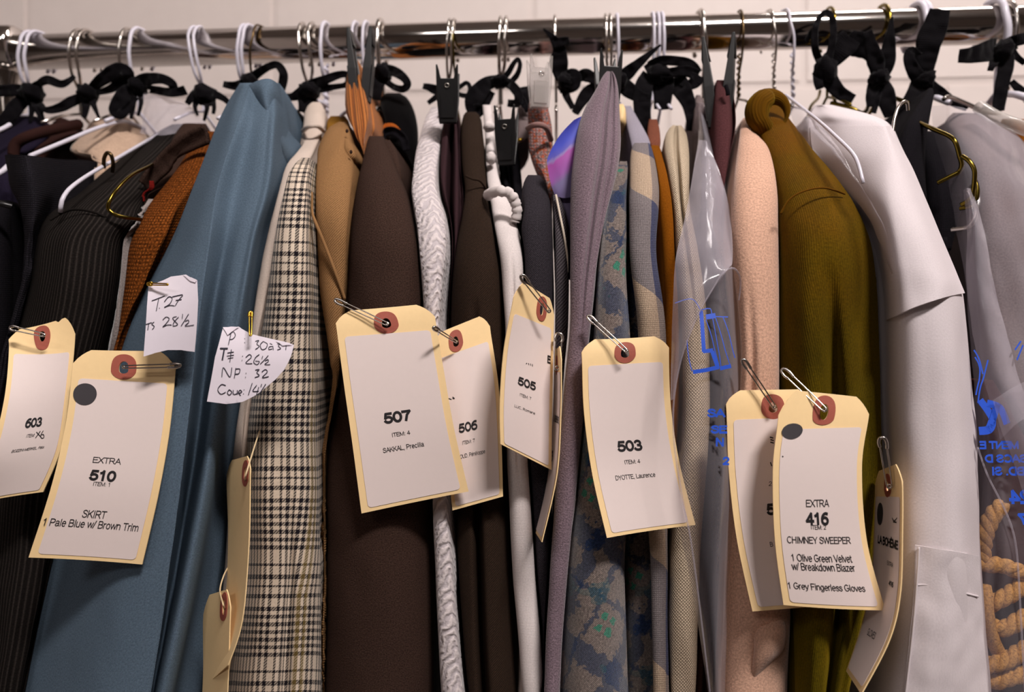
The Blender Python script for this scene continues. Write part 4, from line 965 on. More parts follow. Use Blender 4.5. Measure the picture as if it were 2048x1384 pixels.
bow(895, 180, 'narrow black ribbon bow behind the maroon trousers\' clip', [
    ('loop', [(890, 180), (874, 180, .6), (856, 174, .8), (846, 172, .6)], [12, 18, 18, 10]),
    ('tail', [(884, 186), (870, 196, .6), (856, 206, .6)], [14, 14, 8]),
    ('loop', [(905, 184), (922, 172, .6), (934, 166, .8), (940, 177, .8), (935, 190, .6), (922, 190, .3), (912, 184)], [9, 9, 8, 8, 8, 9, 8])], (896, 182, 22, 20))
bow(1000, 165, 'black ribbon bow with a tall narrow loop above the white gauze shirt', [
    ('loop', [(996, 160), (974, 168, .8), (956, 186, 1.2), (946, 206, 1.2), (952, 222, 1), (968, 208, .6), (984, 182, .2)], [20, 32, 36, 30, 16, 16, 16]),
    ('loop', [(1004, 160), (1016, 146, .5), (1028, 126, .8), (1036, 119, .8), (1040, 130, .8), (1034, 150, .5), (1018, 168, .2)], [10, 11, 10, 8, 9, 11, 10]),
    ('loop', [(1002, 160), (1022, 170, .8), (1036, 188, 1), (1034, 206, .9), (1014, 206, .5)], [16, 18, 18, 18, 14]),
    ('tail', [(1030, 182), (1044, 200, .6), (1056, 224, .6)], [14, 12, 10]), ('tail', [(1046, 172, .2), (1050, 196, .5), (1054, 214, .6)], [24, 30, 20])], (1000, 164, 34, 24))
bow(1128, 160, 'black ribbon with a pointed tail standing up behind the clear clip', [
    ('tail', [(1087, 58, 1.6), (1104, 74, 1.6), (1118, 98, 1.2), (1118, 128, .8), (1124, 160, .4)], [3, 26, 36, 26, 22]),
    ('tail', [(1104, 90, 1.4), (1122, 84, 1.5), (1138, 80, 1.5)], [14, 18, 12]),
    ('loop', [(1128, 164), (1140, 150, .8), (1152, 152, 1), (1150, 172, .8), (1136, 180, .4)], [18, 22, 22, 18, 14]),
    ('loop', [(1150, 160), (1168, 150, .8), (1188, 158, 1), (1196, 170, .8)], [16, 24, 22, 16]),
    ('tail', [(1128, 170), (1134, 194, .6), (1146, 216, .8)], [18, 14, 10]), ('tail', [(1196, 172, .6), (1172, 190, .6), (1150, 226, .8)], [20, 26, 14])], (1130, 166, 32, 36))
bow(1245, 160, 'black ribbon with a spike shaped tail pointing up right of the mauve fleece', [
    ('tail', [(1240, 160), (1262, 140, .8), (1292, 114, 1), (1321, 90, 1)], [26, 28, 18, 4]),
    ('tail', [(1240, 164), (1258, 180, .6), (1280, 194, .8), (1296, 198, .8)], [24, 30, 24, 18])], (1242, 164, 24, 30), q=3.2)
bow(1330, 150, 'big black ribbon bow with two hanging legs in the middle of the rack', [
    ('loop', [(1296, 132), (1320, 122, 1), (1352, 122, 1.2), (1382, 128, 1.2), (1398, 146, 1)], [16, 18, 18, 18, 14]),
    ('loop', [(1292, 128), (1304, 142, .9), (1334, 146, 1), (1372, 142, 1.1), (1396, 152, 1)], [12, 16, 18, 20, 22]),
    ('loop', [(1398, 150, 1), (1390, 164, 1), (1374, 170, .8), (1362, 160, .4)], [28, 26, 18, 12]),
    ('tail', [(1300, 148), (1288, 172, .8), (1284, 210, .9), (1288, 250, .9), (1292, 276, .8)], [30, 36, 34, 32, 26]),
    ('tail', [(1346, 156), (1364, 180, .8), (1378, 210, .9), (1380, 244, .9), (1378, 262, .6)], [34, 40, 36, 30, 10]),
    ('tail', [(1322, 150), (1326, 180, .4), (1324, 218, .4)], [44, 46, 30])], (1318, 150, 50, 36), q=3.2)
bow(1655, 150, 'black ribbon looped over the brass hook above the white shirt', [
    ('loop', [(1640, 124), (1630, 96, .8), (1630, 60, 1), (1640, 34, .8), (1654, 25, .6), (1665, 40, .8), (1666, 76, 1), (1656, 120, .6)], [14, 13, 11, 10, 11, 12, 13, 14]),
    ('tail', [(1656, 128), (1676, 106, .8), (1694, 84, 1), (1702, 74, 1)], [30, 40, 46, 40]),
    ('loop', [(1652, 132), (1660, 160, .6), (1676, 182, .8), (1694, 194, .9), (1706, 200, .9)], [26, 30, 26, 22, 20]),
    ('strand', [(1640, 138), (1636, 160, .6), (1640, 178, .6)], [20, 22, 14]),
    ('tail', [(1630, 60, .2), (1618, 74, .2), (1612, 82, .2)], [14, 16, 6])], (1650, 140, 40, 60))
bow(1712, 90, 'dull grey black ribbon tail stretched across the rail at the right', [
    ('tail', [(1696, 74, .2), (1716, 88, .4), (1736, 104, .5), (1744, 116, .5)], [28, 46, 40, 20])], None, q=2.2)
bow(1758, 160, 'black ribbon tied upright like a V round the brass hook at the right', [
    ('tail', [(1736, 62, 1), (1742, 90, .9), (1752, 126, .6), (1756, 158, .3)], [14, 30, 26, 20]),
    ('tail', [(1784, 34, 1), (1780, 72, 1), (1774, 112, .8), (1760, 158, .3)], [4, 26, 34, 24]),
    ('strand', [(1752, 166), (1742, 190, .6), (1740, 214, .6)], [24, 26, 12]), ('strand', [(1762, 166), (1772, 196, .6), (1782, 232, .6)], [26, 34, 22]),
    ('strand', [(1756, 168), (1754, 190, .4), (1748, 226, .5)], [20, 16, 8])], (1756, 158, 36, 30))
bow(1848, 165, 'tallest black ribbon tail rising above the rail by the white hook', [
    ('tail', [(1880, 18, 1.4), (1872, 46, 1.4), (1858, 84, 1.2), (1852, 124, .8), (1846, 164, .3)], [34, 46, 40, 30, 26]),
    ('loop', [(1838, 112, .6), (1822, 102, .8), (1818, 118, .9), (1830, 146, .8), (1850, 168, .4)], [14, 16, 22, 28, 28]),
    ('tail', [(1842, 166), (1826, 190, .8), (1806, 216, .8), (1790, 232, .6)], [36, 36, 30, 12]),
    ('tail', [(1852, 170), (1878, 186, .6), (1910, 206, .5), (1936, 218, .3)], [26, 26, 24, 10])], (1848, 162, 34, 34))
bow(1992, 108, 'black ribbon band tied crosswise near the right edge', [
    ('tail', [(1996, 96), (1968, 104, .8), (1942, 110, 1), (1918, 112, 1)], [36, 40, 40, 24]),
    ('tail', [(2010, 98), (2012, 130, .6), (2004, 170, .7), (1996, 222, .8)], [24, 26, 24, 20]),
    ('loop', [(2010, 92), (2030, 82, .8), (2060, 74, 1)], [24, 22, 20]),
    ('loop', [(2050, 126, .8), (2036, 116, .8), (2026, 100, .6), (2034, 92, .4)], [10, 10, 10, 10]),
    ('strand', [(1994, 112), (1984, 132, .6), (1980, 142, .6)], [20, 20, 10])], (2004, 104, 30, 44))
bow(2046, 196, 'black ribbon piece cut by the right border below the rail', [('tail', [(2022, 162), (2038, 178, .3), (2062, 200, .3)], [10, 16, 20])], None, q=1)

# ------------------------------------------------------------------ trouser clips
def extrude(out, y0, y1, f=lambda v: v):
    n = len(out); vs = [f(Vector((x, y0, z))) for x, z in out] + [f(Vector((x, y1, z))) for x, z in out]
    fs = [tuple(range(n)), tuple(reversed(range(n, 2*n)))] + [(i, i+n, (i+1) % n+n, (i+1) % n) for i in range(n)]
    return vs, fs
HORN = [(-.50, 0), (-.44, -.01), (-.36, .10), (-.30, .235), (.30, .235), (.36, .10), (.44, -.01), (.50, 0), (.49, .55), (.44, .80), (.40, 1), (-.40, 1), (-.44, .80), (-.49, .55)]
def clip(cx, y0, y1, w, q, label, yaw=0, roll=0, mat=None, spread=11, th=.0011, spring=True):
    mat = mat or M['blackplastic']; s = mpx(q); H = (y1-y0)*s; Wd = w*s
    c = Q(cx, y1, q); t = empty('trouser_clip', c, label, 'clip')
    rz = Matrix.Rotation(radians(yaw), 3, 'Z'); rr = Matrix.Rotation(radians(roll), 3, 'Y')
    def place(sgn):
        rx = Matrix.Rotation(radians(spread*sgn), 3, 'X')
        def f(v):
            p = Vector((v.x*Wd, v.y*(min(1, .3+2.6*max(0, v.z)) if th > .002 else 1), (1-v.z)*H))
            p = rx @ p + Vector((0, -(th+.0003)*sgn, 0))
            return c + rr @ (rz @ p)
        return f
    for sgn, nm in ((1, 'front_jaw'), (-1, 'rear_jaw')):
        f = place(sgn); y_ = (-th, th)
        vs, fs = extrude(HORN, y_[0], y_[1], f)
        j = mk(nm, vs, fs, mat, t, smooth=False)
        b = j.modifiers.new('edge', 'BEVEL'); b.width = .0006; b.segments = 2
        rib = [(-.30, .50), (.30, .50), (.30, .92), (-.30, .92)]
        vs, fs = extrude(rib, -(th+.0009)*sgn, -th*.9*sgn, f)
        mk('grip_pad', vs, fs, mat, j, smooth=False)
    f = place(1)
    if spring: tube('spring', [f(Vector((.10*cos(a), -(th+.0006), .36+.035*sin(a)))) for a in [i*pi/9 for i in range(18)]], .0004, M['steel'], t, 6, True)
    return t
clip(722, 56, 205, 24, 8.6, 'black clip seen edge on holding the orange striped cloth', yaw=87, spread=5.5, th=.0034, spring=False)
clip(896, 136, 246, 44, 9.6, 'black clip with a metal spring on the maroon trousers', yaw=4)
clip(1013, 216, 330, 42, 9.2, 'lower black clip with a brass spring on the black trousers', yaw=-6)
clip(1216, 108, 240, 46, 11.2, 'black clip gripping the mauve fleece, horns upright', yaw=14, spread=8, spring=False)
clip(1438, 78, 256, 34, 9.4, 'tall black clip gripping the burgundy trousers', yaw=72, spread=6, th=.0036, spring=False)
clip(1079, 116, 216, 46, 10.0, 'clear plastic clip holding the red tweed cloth', yaw=16, mat=M['clearplastic'], spread=7)

# ------------------------------------------------------------------ manila tags
# a plain sans serif drawn as strokes: capital height 1
def AR(cx, cy, rx, ry, a0, a1, n=12): return [(cx+rx*cos(radians(a0+(a1-a0)*i/n)), cy+ry*sin(radians(a0+(a1-a0)*i/n))) for i in range(n+1)]
XH = .72
GL = {
 ' ': (.28, []), '.': (.26, [[(.13, .0), (.13, .07)]]), ',': (.26, [[(.14, .06), (.13, -.04), (.09, -.14)]]), ':': (.26, [[(.13, 0), (.13, .08)], [(.13, .55), (.13, .63)]]),
 '-': (.34, [[(.04, .36), (.30, .36)]]), '/': (.28, [[(0, -.02), (.27, 1)]]),
 '0': (.56, [AR(.28, .49, .22, .47, 0, 360, 20)]), '1': (.56, [[(.12, .74), (.22, .80), (.31, .97)], [(.31, .97), (.31, 0)]]),
 '2': (.56, [AR(.28, .70, .21, .26, 172, -28) + [(.08, .06)], [(.06, .05), (.51, .05)]]), '3': (.56, [AR(.27, .73, .18, .23, 160, -90), AR(.27, .27, .22, .25, 90, -160)]),
 '4': (.56, [[(.39, 0), (.39, .96)], [(.39, .96), (.04, .28)], [(.04, .28), (.54, .28)]]), '5': (.56, [[(.48, .93), (.15, .93)], [(.15, .93), (.09, .47)], AR(.27, .31, .22, .28, 142, -160)]),
 '6': (.56, [AR(.28, .31, .21, .29, 0, 360, 18), AR(.37, .42, .30, .54, 178, 70)]), '7': (.56, [[(.05, .93), (.51, .93)], [(.51, .93), (.32, .55), (.22, 0)]]),
 '8': (.56, [AR(.28, .73, .18, .22, 0, 360, 16), AR(.28, .26, .22, .25, 0, 360, 16)]), '9': (.56, [AR(.28, .66, .21, .29, 0, 360, 18), AR(.19, .55, .30, .54, -2, -110)]),
 'A': (.64, [[(.02, 0), (.32, .98)], [(.32, .98), (.62, 0)], [(.13, .34), (.51, .34)]]), 'B': (.64, [[(.08, 0), (.08, .96)], [(.08, .96), (.32, .96)] + AR(.34, .74, .19, .22, 90, -90) + [(.08, .52)], [(.34, .52)] + AR(.35, .27, .23, .25, 90, -90) + [(.08, .02)]]),
 'C': (.70, [AR(.37, .49, .30, .48, 48, 312, 18)]), 'D': (.70, [[(.08, 0), (.08, .96)], [(.08, .96), (.28, .96)] + AR(.30, .49, .32, .47, 90, -90) + [(.08, .02)]]),
 'E': (.62, [[(.08, 0), (.08, .97)], [(.08, .94), (.57, .94)], [(.08, .52), (.53, .52)], [(.08, .03), (.58, .03)]]), 'F': (.58, [[(.08, 0), (.08, .97)], [(.08, .94), (.54, .94)], [(.08, .50), (.48, .50)]]),
 'G': (.74, [AR(.37, .49, .30, .48, 48, 325, 18), [(.66, .20), (.66, .46)], [(.66, .46), (.40, .46)]]), 'H': (.70, [[(.08, 0), (.08, .97)], [(.60, 0), (.60, .97)], [(.08, .52), (.60, .52)]]),
 'I': (.26, [[(.13, 0), (.13, .97)]]), 'K': (.64, [[(.08, 0), (.08, .97)], [(.58, .97), (.10, .40)], [(.26, .56), (.62, 0)]]), 'L': (.54, [[(.08, 0), (.08, .97)], [(.08, .03), (.52, .03)]]),
 'M': (.80, [[(.08, 0), (.08, .97)], [(.08, .97), (.40, .04)], [(.40, .04), (.72, .97)], [(.72, .97), (.72, 0)]]), 'N': (.70, [[(.08, 0), (.08, .97)], [(.08, .97), (.60, 0)], [(.60, 0), (.60, .97)]]),
 'O': (.76, [AR(.38, .49, .32, .48, 0, 360, 22)]), 'P': (.64, [[(.08, 0), (.08, .97)], [(.08, .95), (.34, .95)] + AR(.35, .70, .23, .25, 90, -90) + [(.08, .45)]]),
 'R': (.70, [[(.08, 0), (.08, .97)], [(.08, .95), (.36, .95)] + AR(.37, .71, .23, .24, 90, -90) + [(.08, .47)], [(.36, .46), (.64, 0)]]),
 'S': (.64, [[(.56, .74), (.50, .90), (.33, .97), (.16, .91), (.10, .75), (.18, .60), (.34, .52), (.51, .43), (.58, .26), (.51, .09), (.33, .01), (.14, .07), (.07, .25)]]),
 'T': (.60, [[(.02, .94), (.58, .94)], [(.30, 0), (.30, .94)]]), 'U': (.70, [[(.08, .97), (.08, .32)] + AR(.34, .30, .26, .29, 180, 360) + [(.60, .97)]]), 'V': (.64, [[(.02, .97), (.32, .02)], [(.32, .02), (.62, .97)]]),
 'W': (.92, [[(.02, .97), (.24, .03)], [(.24, .03), (.46, .95)], [(.46, .95), (.68, .03)], [(.68, .03), (.90, .97)]]), 'X': (.64, [[(.03, 0), (.60, .97)], [(.61, 0), (.04, .97)]]), 'Y': (.64, [[(.02, .97), (.32, .44)], [(.62, .97), (.32, .44)], [(.32, .44), (.32, 0)]]),
 'Z': (.60, [[(.06, .94), (.55, .94)], [(.55, .94), (.05, .04)], [(.05, .04), (.57, .04)]]), '@': (.80, [AR(.40, .40, .34, .42, 0, 330, 18), AR(.40, .40, .15, .2, 0, 360, 12)]),
 'a': (.54, [[(.08, .54), (.16, .68), (.30, .70), (.42, .61), (.43, .46), (.43, .10), (.49, .0)], [(.43, .40), (.22, .37), (.09, .28), (.07, .13), (.17, .01), (.33, .05), (.43, .20)]]),
 'c': (.50, [AR(.27, .35, .20, .35, 48, 312, 14)]), 'd': (.56, [AR(.26, .35, .19, .35, 0, 360, 16), [(.46, 0), (.46, .98)]]), 'e': (.54, [[(.08, .37), (.46, .37)] + AR(.27, .35, .20, .35, 4, 318, 16)]),
 'g': (.56, [AR(.26, .35, .19, .35, 0, 360, 16), [(.46, .70), (.46, 0)] + AR(.26, -.03, .20, .22, 0, -150)]), 'i': (.22, [[(.11, 0), (.11, XH)], [(.11, .86), (.11, .97)]]), 'l': (.22, [[(.11, 0), (.11, .97)]]),
 'k': (.50, [[(.08, 0), (.08, .97)], [(.44, XH), (.09, .30)], [(.20, .43), (.47, 0)]]), 'n': (.54, [[(.08, 0), (.08, XH)], [(.08, .46)] + AR(.27, .48, .18, .22, 165, 0) + [(.45, 0)]]),
 'm': (.82, [[(.08, 0), (.08, XH)], [(.08, .46)] + AR(.25, .49, .15, .21, 165, 0) + [(.40, 0)], [(.40, .46)] + AR(.57, .49, .15, .21, 165, 0) + [(.72, 0)]]),
 'o': (.56, [AR(.28, .35, .20, .35, 0, 360, 18)]), 'p': (.56, [AR(.29, .35, .19, .35, 0, 360, 16), [(.09, XH), (.09, -.24)]]), 'r': (.34, [[(.08, 0), (.08, XH)], [(.08, .42)] + AR(.28, .46, .19, .23, 165, 80)]),
 's': (.48, [[(.41, .54), (.35, .67), (.24, .70), (.11, .65), (.09, .53), (.16, .43), (.30, .36), (.41, .27), (.41, .12), (.33, .02), (.22, .0), (.10, .05), (.06, .18)]]),
 't': (.30, [[(.12, .90), (.12, .12), (.16, .02), (.27, .01)], [(.02, .68), (.26, .68)]]), 'u': (.54, [[(.08, XH), (.08, .24)] + AR(.26, .22, .18, .22, 180, 360) + [(.44, XH)], [(.44, .2), (.44, 0)]]),
 'v': (.50, [[(.02, XH), (.25, .02)], [(.25, .02), (.48, XH)]]), 'w': (.72, [[(.02, XH), (.19, .02)], [(.19, .02), (.36, .70)], [(.36, .70), (.53, .02)], [(.53, .02), (.70, XH)]]), 'x': (.50, [[(.03, 0), (.46, XH)], [(.47, 0), (.04, XH)]]),
 'y': (.50, [[(.02, XH), (.25, .03)], [(.48, XH), (.22, -.12), (.14, -.22), (.05, -.22)]]), 'z': (.50, [[(.05, .68), (.44, .68)], [(.44, .68), (.04, .04)], [(.04, .04), (.46, .04)]]),
}
GL['\u00e9'] = (.54, GL['e'][1] + [[(.24, .80), (.36, .97)]]); GL['\u00c8'] = (.62, GL['E'][1] + [[(.22, 1.24), (.34, 1.08)]])
def tri_area_mesh(outline, holes, spacing):
    pts = [Vector(p) for p in outline]; edges = [(i, (i+1) % len(outline)) for i in range(len(outline))]
    for h in holes:
        o = len(pts); pts += [Vector(p) for p in h]; edges += [(o+i, o+(i+1) % len(h)) for i in range(len(h))]
    def inside(p, poly):
        c = False; n = len(poly)
        for i in range(n):
            a, b = poly[i], poly[i-1]
            if (a[1] > p[1]) != (b[1] > p[1]) and p[0] < (b[0]-a[0])*(p[1]-a[1])/(b[1]-a[1])+a[0]: c = not c
        return c
    xs = [p[0] for p in outline]; ys = [p[1] for p in outline]
    y = min(ys)+spacing*.5
    while y < max(ys):
        x = min(xs)+spacing*.5
        while x < max(xs):
            if inside((x, y), outline) and not any(inside((x, y), h) for h in holes): pts.append(Vector((x, y)))
            x += spacing
        y += spacing
    v, e, f, *_ = delaunay_2d_cdt([p.to_2d() for p in pts], edges, [], 0, 1e-5)
    keep = []
    for t in f:
        c = sum((v[i] for i in t), Vector((0, 0)))/len(t)
        if inside(c, outline) and not any(inside(c, h) for h in holes): keep.append(tuple(t))
    return v, keep
def dense(poly, step):
    out = []
    for i, a in enumerate(poly):
        b = poly[(i+1) % len(poly)]; d = sqrt((a[0]-b[0])**2+(a[1]-b[1])**2); n = max(1, int(d/step))
        for k in range(n): out.append((a[0]+(b[0]-a[0])*k/n, a[1]+(b[1]-a[1])*k/n))
    return out
def circle(cx, cy, r, n=20): return [(cx+r*cos(2*pi*i/n), cy+r*sin(2*pi*i/n)) for i in range(n)]
class Sheet:                            # a bent card: rows (v, xL, yL, qL, xR, yR, qR)
    def __init__(s, rows, wmm=60.0, hmm=120.0, bow=0.0):
        s.rows = [list(r) for r in rows]; s.W, s.H, s.bow = wmm, hmm, bow
    def base(s, u, v):
        r = s.rows; i = 0
        while i < len(r)-2 and v > r[i+1][0]: i += 1
        t = (v-r[i][0])/(r[i+1][0]-r[i][0]); c = cat(r, i, t) if 0 <= t <= 1 else [a+(b-a)*t for a, b in zip(r[i], r[i+1])]
        L = Q(c[1], c[2], c[3]); Rr = Q(c[4], c[5], c[6])
        return L.lerp(Rr, u)
    def pt0(s, u, v):
        p = s.base(u, v)
        if s.bow:
            p = p + s.nrm0(u, v)*(s.bow*(4*u*(1-u)))
        return p
    def nrm0(s, u, v):
        a = s.base(u+.02, v)-s.base(u-.02, v); b = s.base(u, v+.02)-s.base(u, v-.02)
        n = a.cross(b).normalized()
        return n
    def pt(s, x, y, off=0.0):           # x, y in millimetres from the top left corner
        u, v = x/s.W, y/s.H
        p = s.pt0(u, v)
        a = s.pt0(u+.01, v)-s.pt0(u-.01, v); b = s.pt0(u, v+.01)-s.pt0(u, v-.01)
        n = b.cross(a).normalized()     # faces the reader
        return p + n*off
    def inv(s, X, Y):
        x, y = s.W/2, s.H/2
        for _ in range(14):
            p = proj(s.pt(x, y)); e = (X-p[0], Y-p[1])
            px = proj(s.pt(x+.5, y)); py = proj(s.pt(x, y+.5))
            a, c = (px[0]-p[0])/.5, (px[1]-p[1])/.5; b, d = (py[0]-p[0])/.5, (py[1]-p[1])/.5
            det = a*d-b*c
            if abs(det) < 1e-6: break
            dx = (e[0]*d-b*e[1])/det; dy = (a*e[1]-c*e[0])/det
            x += max(-15, min(15, dx)); y += max(-15, min(15, dy))
        return x, y
    def area(s, name, outline, mat, off, holes=(), spacing=5.0, thick=.0005, step=3.0, parent=None, **k):
        v, f = tri_area_mesh(dense(outline, step), list(holes), spacing)
        vs = [s.pt(p.x, p.y, off) for p in v]
        fs = []
        for t in f:
            n = (vs[t[1]]-vs[t[0]]).cross(vs[t[2]]-vs[t[0]])
            a = s.pt(v[t[0]].x, v[t[0]].y, off+.001)-vs[t[0]]
            fs.append(t if n.dot(a) > 0 else tuple(reversed(t)))
        return mk(name, vs, fs, mat, parent, solid=thick, uvs=[(p.x/1000, p.y/1000) for p in v], **k)
    def text(s, txt, X, Y, cap, parent, bold=0.0, shear=0.0, sx=1.0, off=.00055, mat=None, mm=False, mirror=False, align='CENTER', rot=0.0, minx=-1e9, maxx=1e9):
        # centred on the photo point (X, Y); cap = capital height in mm
        x0, y0 = (X, Y) if mm else s.inv(X, Y)
        cap = cap*(1.08 if bold else 1.03)
        wd = cap*(.118 + bold*2.1); k = 1.36*sx; strips = []; pen = 0
        for ch in txt:
            adv, sts = GL[ch]
            for st in sts: strips.append([(pen + x*k*cap + (y*cap*shear), wd/2 + y*(cap-wd)) for x, y in st])
            pen += adv*k*cap
        x_off = -pen/2 if align == 'CENTER' else 0
        vs, fs = [], []
        for st in strips:
            runs = [[st[0]]]                                   # break at sharp corners
            for i in range(1, len(st)):
                runs[-1].append(st[i])
                if i < len(st)-1:
                    ax_, ay_ = st[i][0]-st[i-1][0], st[i][1]-st[i-1][1]; bx_, by_ = st[i+1][0]-st[i][0], st[i+1][1]-st[i][1]
                    if ax_*bx_+ay_*by_ < .6*sqrt((ax_*ax_+ay_*ay_)*(bx_*bx_+by_*by_)): runs.append([st[i]])
            for r in runs:
                n = len(r)
                if n < 2: continue
                b0 = len(vs)
                for i, p in enumerate(r):
                    a_, b_ = r[max(i-1, 0)], r[min(i+1, n-1)]
                    if n > 8 and abs(r[0][0]-r[-1][0])+abs(r[0][1]-r[-1][1]) < 1e-6 and i in (0, n-1): a_, b_ = r[-2], r[1]
                    dx, dy = b_[0]-a_[0], b_[1]-a_[1]; L = max(1e-9, sqrt(dx*dx+dy*dy)); dx, dy = dx/L, dy/L
                    ex = -wd*.3 if i == 0 else wd*.3 if i == n-1 else 0
                    vs += [Vector((p[0]+x_off+dx*ex-dy*wd/2, p[1]+dy*ex+dx*wd/2)), Vector((p[0]+x_off+dx*ex+dy*wd/2, p[1]+dy*ex-dx*wd/2))]
                for i in range(n-1): fs.append((b0+2*i, b0+2*i+1, b0+2*i+3, b0+2*i+2))
        ca, sa = cos(radians(rot)), sin(radians(rot)); out = []
        for v in vs:
            a = v.x*(-1 if mirror else 1); b = v.y-cap/2
            a, b = a*ca-b*sa, a*sa+b*ca
            out.append((x0+a, y0-b))
        fs = [f for f in fs if all(minx <= out[i][0] <= maxx for i in f)]
        if not fs: return None
        used = sorted({i for f in fs for i in f}); mp = {i: k for k, i in enumerate(used)}
        vs3 = [s.pt(*out[i], off) for i in used]; fs = [tuple(mp[i] for i in f) for f in fs]
        return mk('lettering', vs3, fs, mat or M['ink'], parent, smooth=False)
    def strokes(s, name, lines, wmm, parent, mat, off=.0004, px=True):
        parts = []
        for ln in lines:
            w = wmm
            pts = [s.inv(*p) for p in ln] if px else ln
            n = max(2, 4*len(pts)) if len(pts) > 2 else 4
            pp = resample2([list(p) for p in pts], n)
            vs, fs = [], []
            for i, p in enumerate(pp):
                a = pp[max(i-1, 0)]; b = pp[min(i+1, n-1)]
                dx, dy = b[0]-a[0], b[1]-a[1]; L = max(1e-6, sqrt(dx*dx+dy*dy))
                nx, ny = -dy/L*w/2, dx/L*w/2
                vs += [s.pt(p[0]+nx, p[1]+ny, off), s.pt(p[0]-nx, p[1]-ny, off)]
            for i in range(n-1): fs.append((2*i, 2*i+1, 2*i+3, 2*i+2))
            parts.append((vs, fs))
        vs, fs = merge(parts)
        return mk(name, vs, fs, mat, parent, smooth=False)
def manila(label, rows, eye, sticker=True, dq=(0, 0), texts=(), dot=None, bow=0.0, marks=(), top=19.5, side=4.0, bot=3.5):
    rows = [(r[0], r[1], r[2], r[3]+dq[0]+(dq[1]-dq[0])*r[0], r[4], r[5], r[6]+dq[0]+(dq[1]-dq[0])*r[0]) for r in rows]
    sh = Sheet(rows, bow=bow)
    ex, ey = sh.inv(*eye)
    hole = circle(ex, ey, 2.9)
    out = [(10.2, 0), (49.8, 0), (60, 10.2), (60, 120), (0, 120), (0, 10.2)]
    t = sh.area('manila_tag', out, M['manila'], 0, [hole], 6.0, .0006, label=label, cat_='tag')
    sh.area('eyelet_patch', circle(ex, ey, 7.4, 32), M['eyelet'], .0004, [hole], 30, .0004, 50, parent=t)
    st = t
    if sticker:
        x0, x1, y0, y1, r = side, 60-side, top, 120-bot, 2.5
        o = []
        for cx_, cy_, a0 in ((x1-r, y0+r, -90), (x1-r, y1-r, 0), (x0+r, y1-r, 90), (x0+r, y0+r, 180)):
            for k in range(5): o.append((cx_+r*cos(radians(a0+k*22.5)), cy_+r*sin(radians(a0+k*22.5))))
        st = sh.area('label_sticker', o, M['sticker'], .00035, [], 6.0, .00015, parent=t)
    if dot:
        dx, dy = sh.inv(*dot); sh.area('dot_sticker', circle(dx, dy, 6.6, 32), M['dot'], .0006, [], 30, .0001, 50, parent=t)
    for x in texts:
        sh.text(x[0], x[1], x[2], x[3], st, **(x[4] if len(x) > 4 else {}))
    if marks: sh.strokes('pen_mark', marks, .7, st, M['ink'], .0005)
    return t, sh
B_ = dict(bold=.045, sx=.96); N_ = dict(sx=.92); IT = dict(sx=.92, shear=.2); BI = dict(bold=.045, sx=.92, shear=.18)
T603, S603 = manila('manila tag printed 603, curled, leftmost in front of the black corduroy sleeve',
    [(0, 12, 662, 21.2, 150, 628, 20.6), (.12, 18, 695, 21.8, 148, 690, 21.2), (.4, 8, 800, 23.2, 138, 788, 22.6), (.7, -22, 915, 23.8, 122, 895, 23.2), (1, -75, 1012, 23.6, 86, 984, 23.2)],
    (85, 672), dq=(0, -.2), texts=[('603', 69, 845, 6.2, B_), ('ITEM:', 62, 871, 2.3, IT), ('BOZZINI-MERKEL, F\u00e9lix', 58, 898, 2.0, IT)], bow=.003)
S603.strokes('pen_writing', [[(74, 864), (84, 875)], [(72, 876), (82, 862)], [(88, 861), (83, 870), (84, 876), (89, 875), (88, 869), (84, 870)]], .6, T603, M['ink'], .0006)
manila('manila tag printed 510 with a dark dot, pinned low on the blue skirt',
    [(0, 146, 699, 24.6, 352, 702, 24.2), (.1, 145, 737, 24.8, 350, 748, 24.4), (.4, 131, 850, 25.2, 338, 865, 24.8), (.7, 102, 975, 25.5, 316, 990, 25.1), (1, 57, 1115, 25.4, 284, 1129, 25.0)],
    (248, 737), dq=(-1.2, -.6), dot=(171, 788), bow=.0015, texts=[('EXTRA', 215, 921, 3.6, dict(sx=1.0, rot=0)), ('510', 207, 951, 6.2, B_), ('ITEM: 1', 205, 968, 2.3, N_), ('SKIRT', 190, 1028, 3.6, N_), ('1 Pale Blue w/ Brown Trim', 185, 1048, 3.5, N_)])
manila('manila tag printed 507 hanging upright before the dark brown jacket',
    [(0, 667, 623, 22.4, 866, 606, 22.0), (.1, 673, 656, 22.6, 871, 642, 22.2), (.4, 688, 770, 22.6, 888, 745, 22.2), (.7, 705, 890, 22.4, 908, 858, 22.0), (1, 723, 1027, 22.0, 937, 983, 21.4)],
    (773, 650), dq=(-1.5, -.6), bow=.001, texts=[('507', 795, 833, 6.8, B_), ('ITEM: 4', 802, 867, 2.5, N_), ('SAKKAL, Precilla', 807, 894, 2.5, N_)])
manila('manila tag printed 506 half hidden behind tag 507',
    [(0, 862, 672, 20.6, 978, 625, 19.6), (.1, 868, 705, 20.7, 981, 662, 19.8), (.4, 880, 800, 20.8, 997, 770, 20.2), (.7, 892, 905, 20.8, 1003, 880, 20.4), (1, 905, 1021, 20.6, 1006, 993, 20.4)],
    (912, 686), dq=(-1.0, -.6), texts=[('506', 936, 853, 6.4, dict(bold=.045, sx=1.25)), ('ITEM: 7', 937, 883, 2.5, dict(sx=1.15)), ('SOUD, P\u00e9n\u00e9loppe', 943, 908, 2.4, dict(sx=1.1))],
    marks=[[(897, 797), (903, 799)], [(905, 794), (909, 797), (905, 797)]])
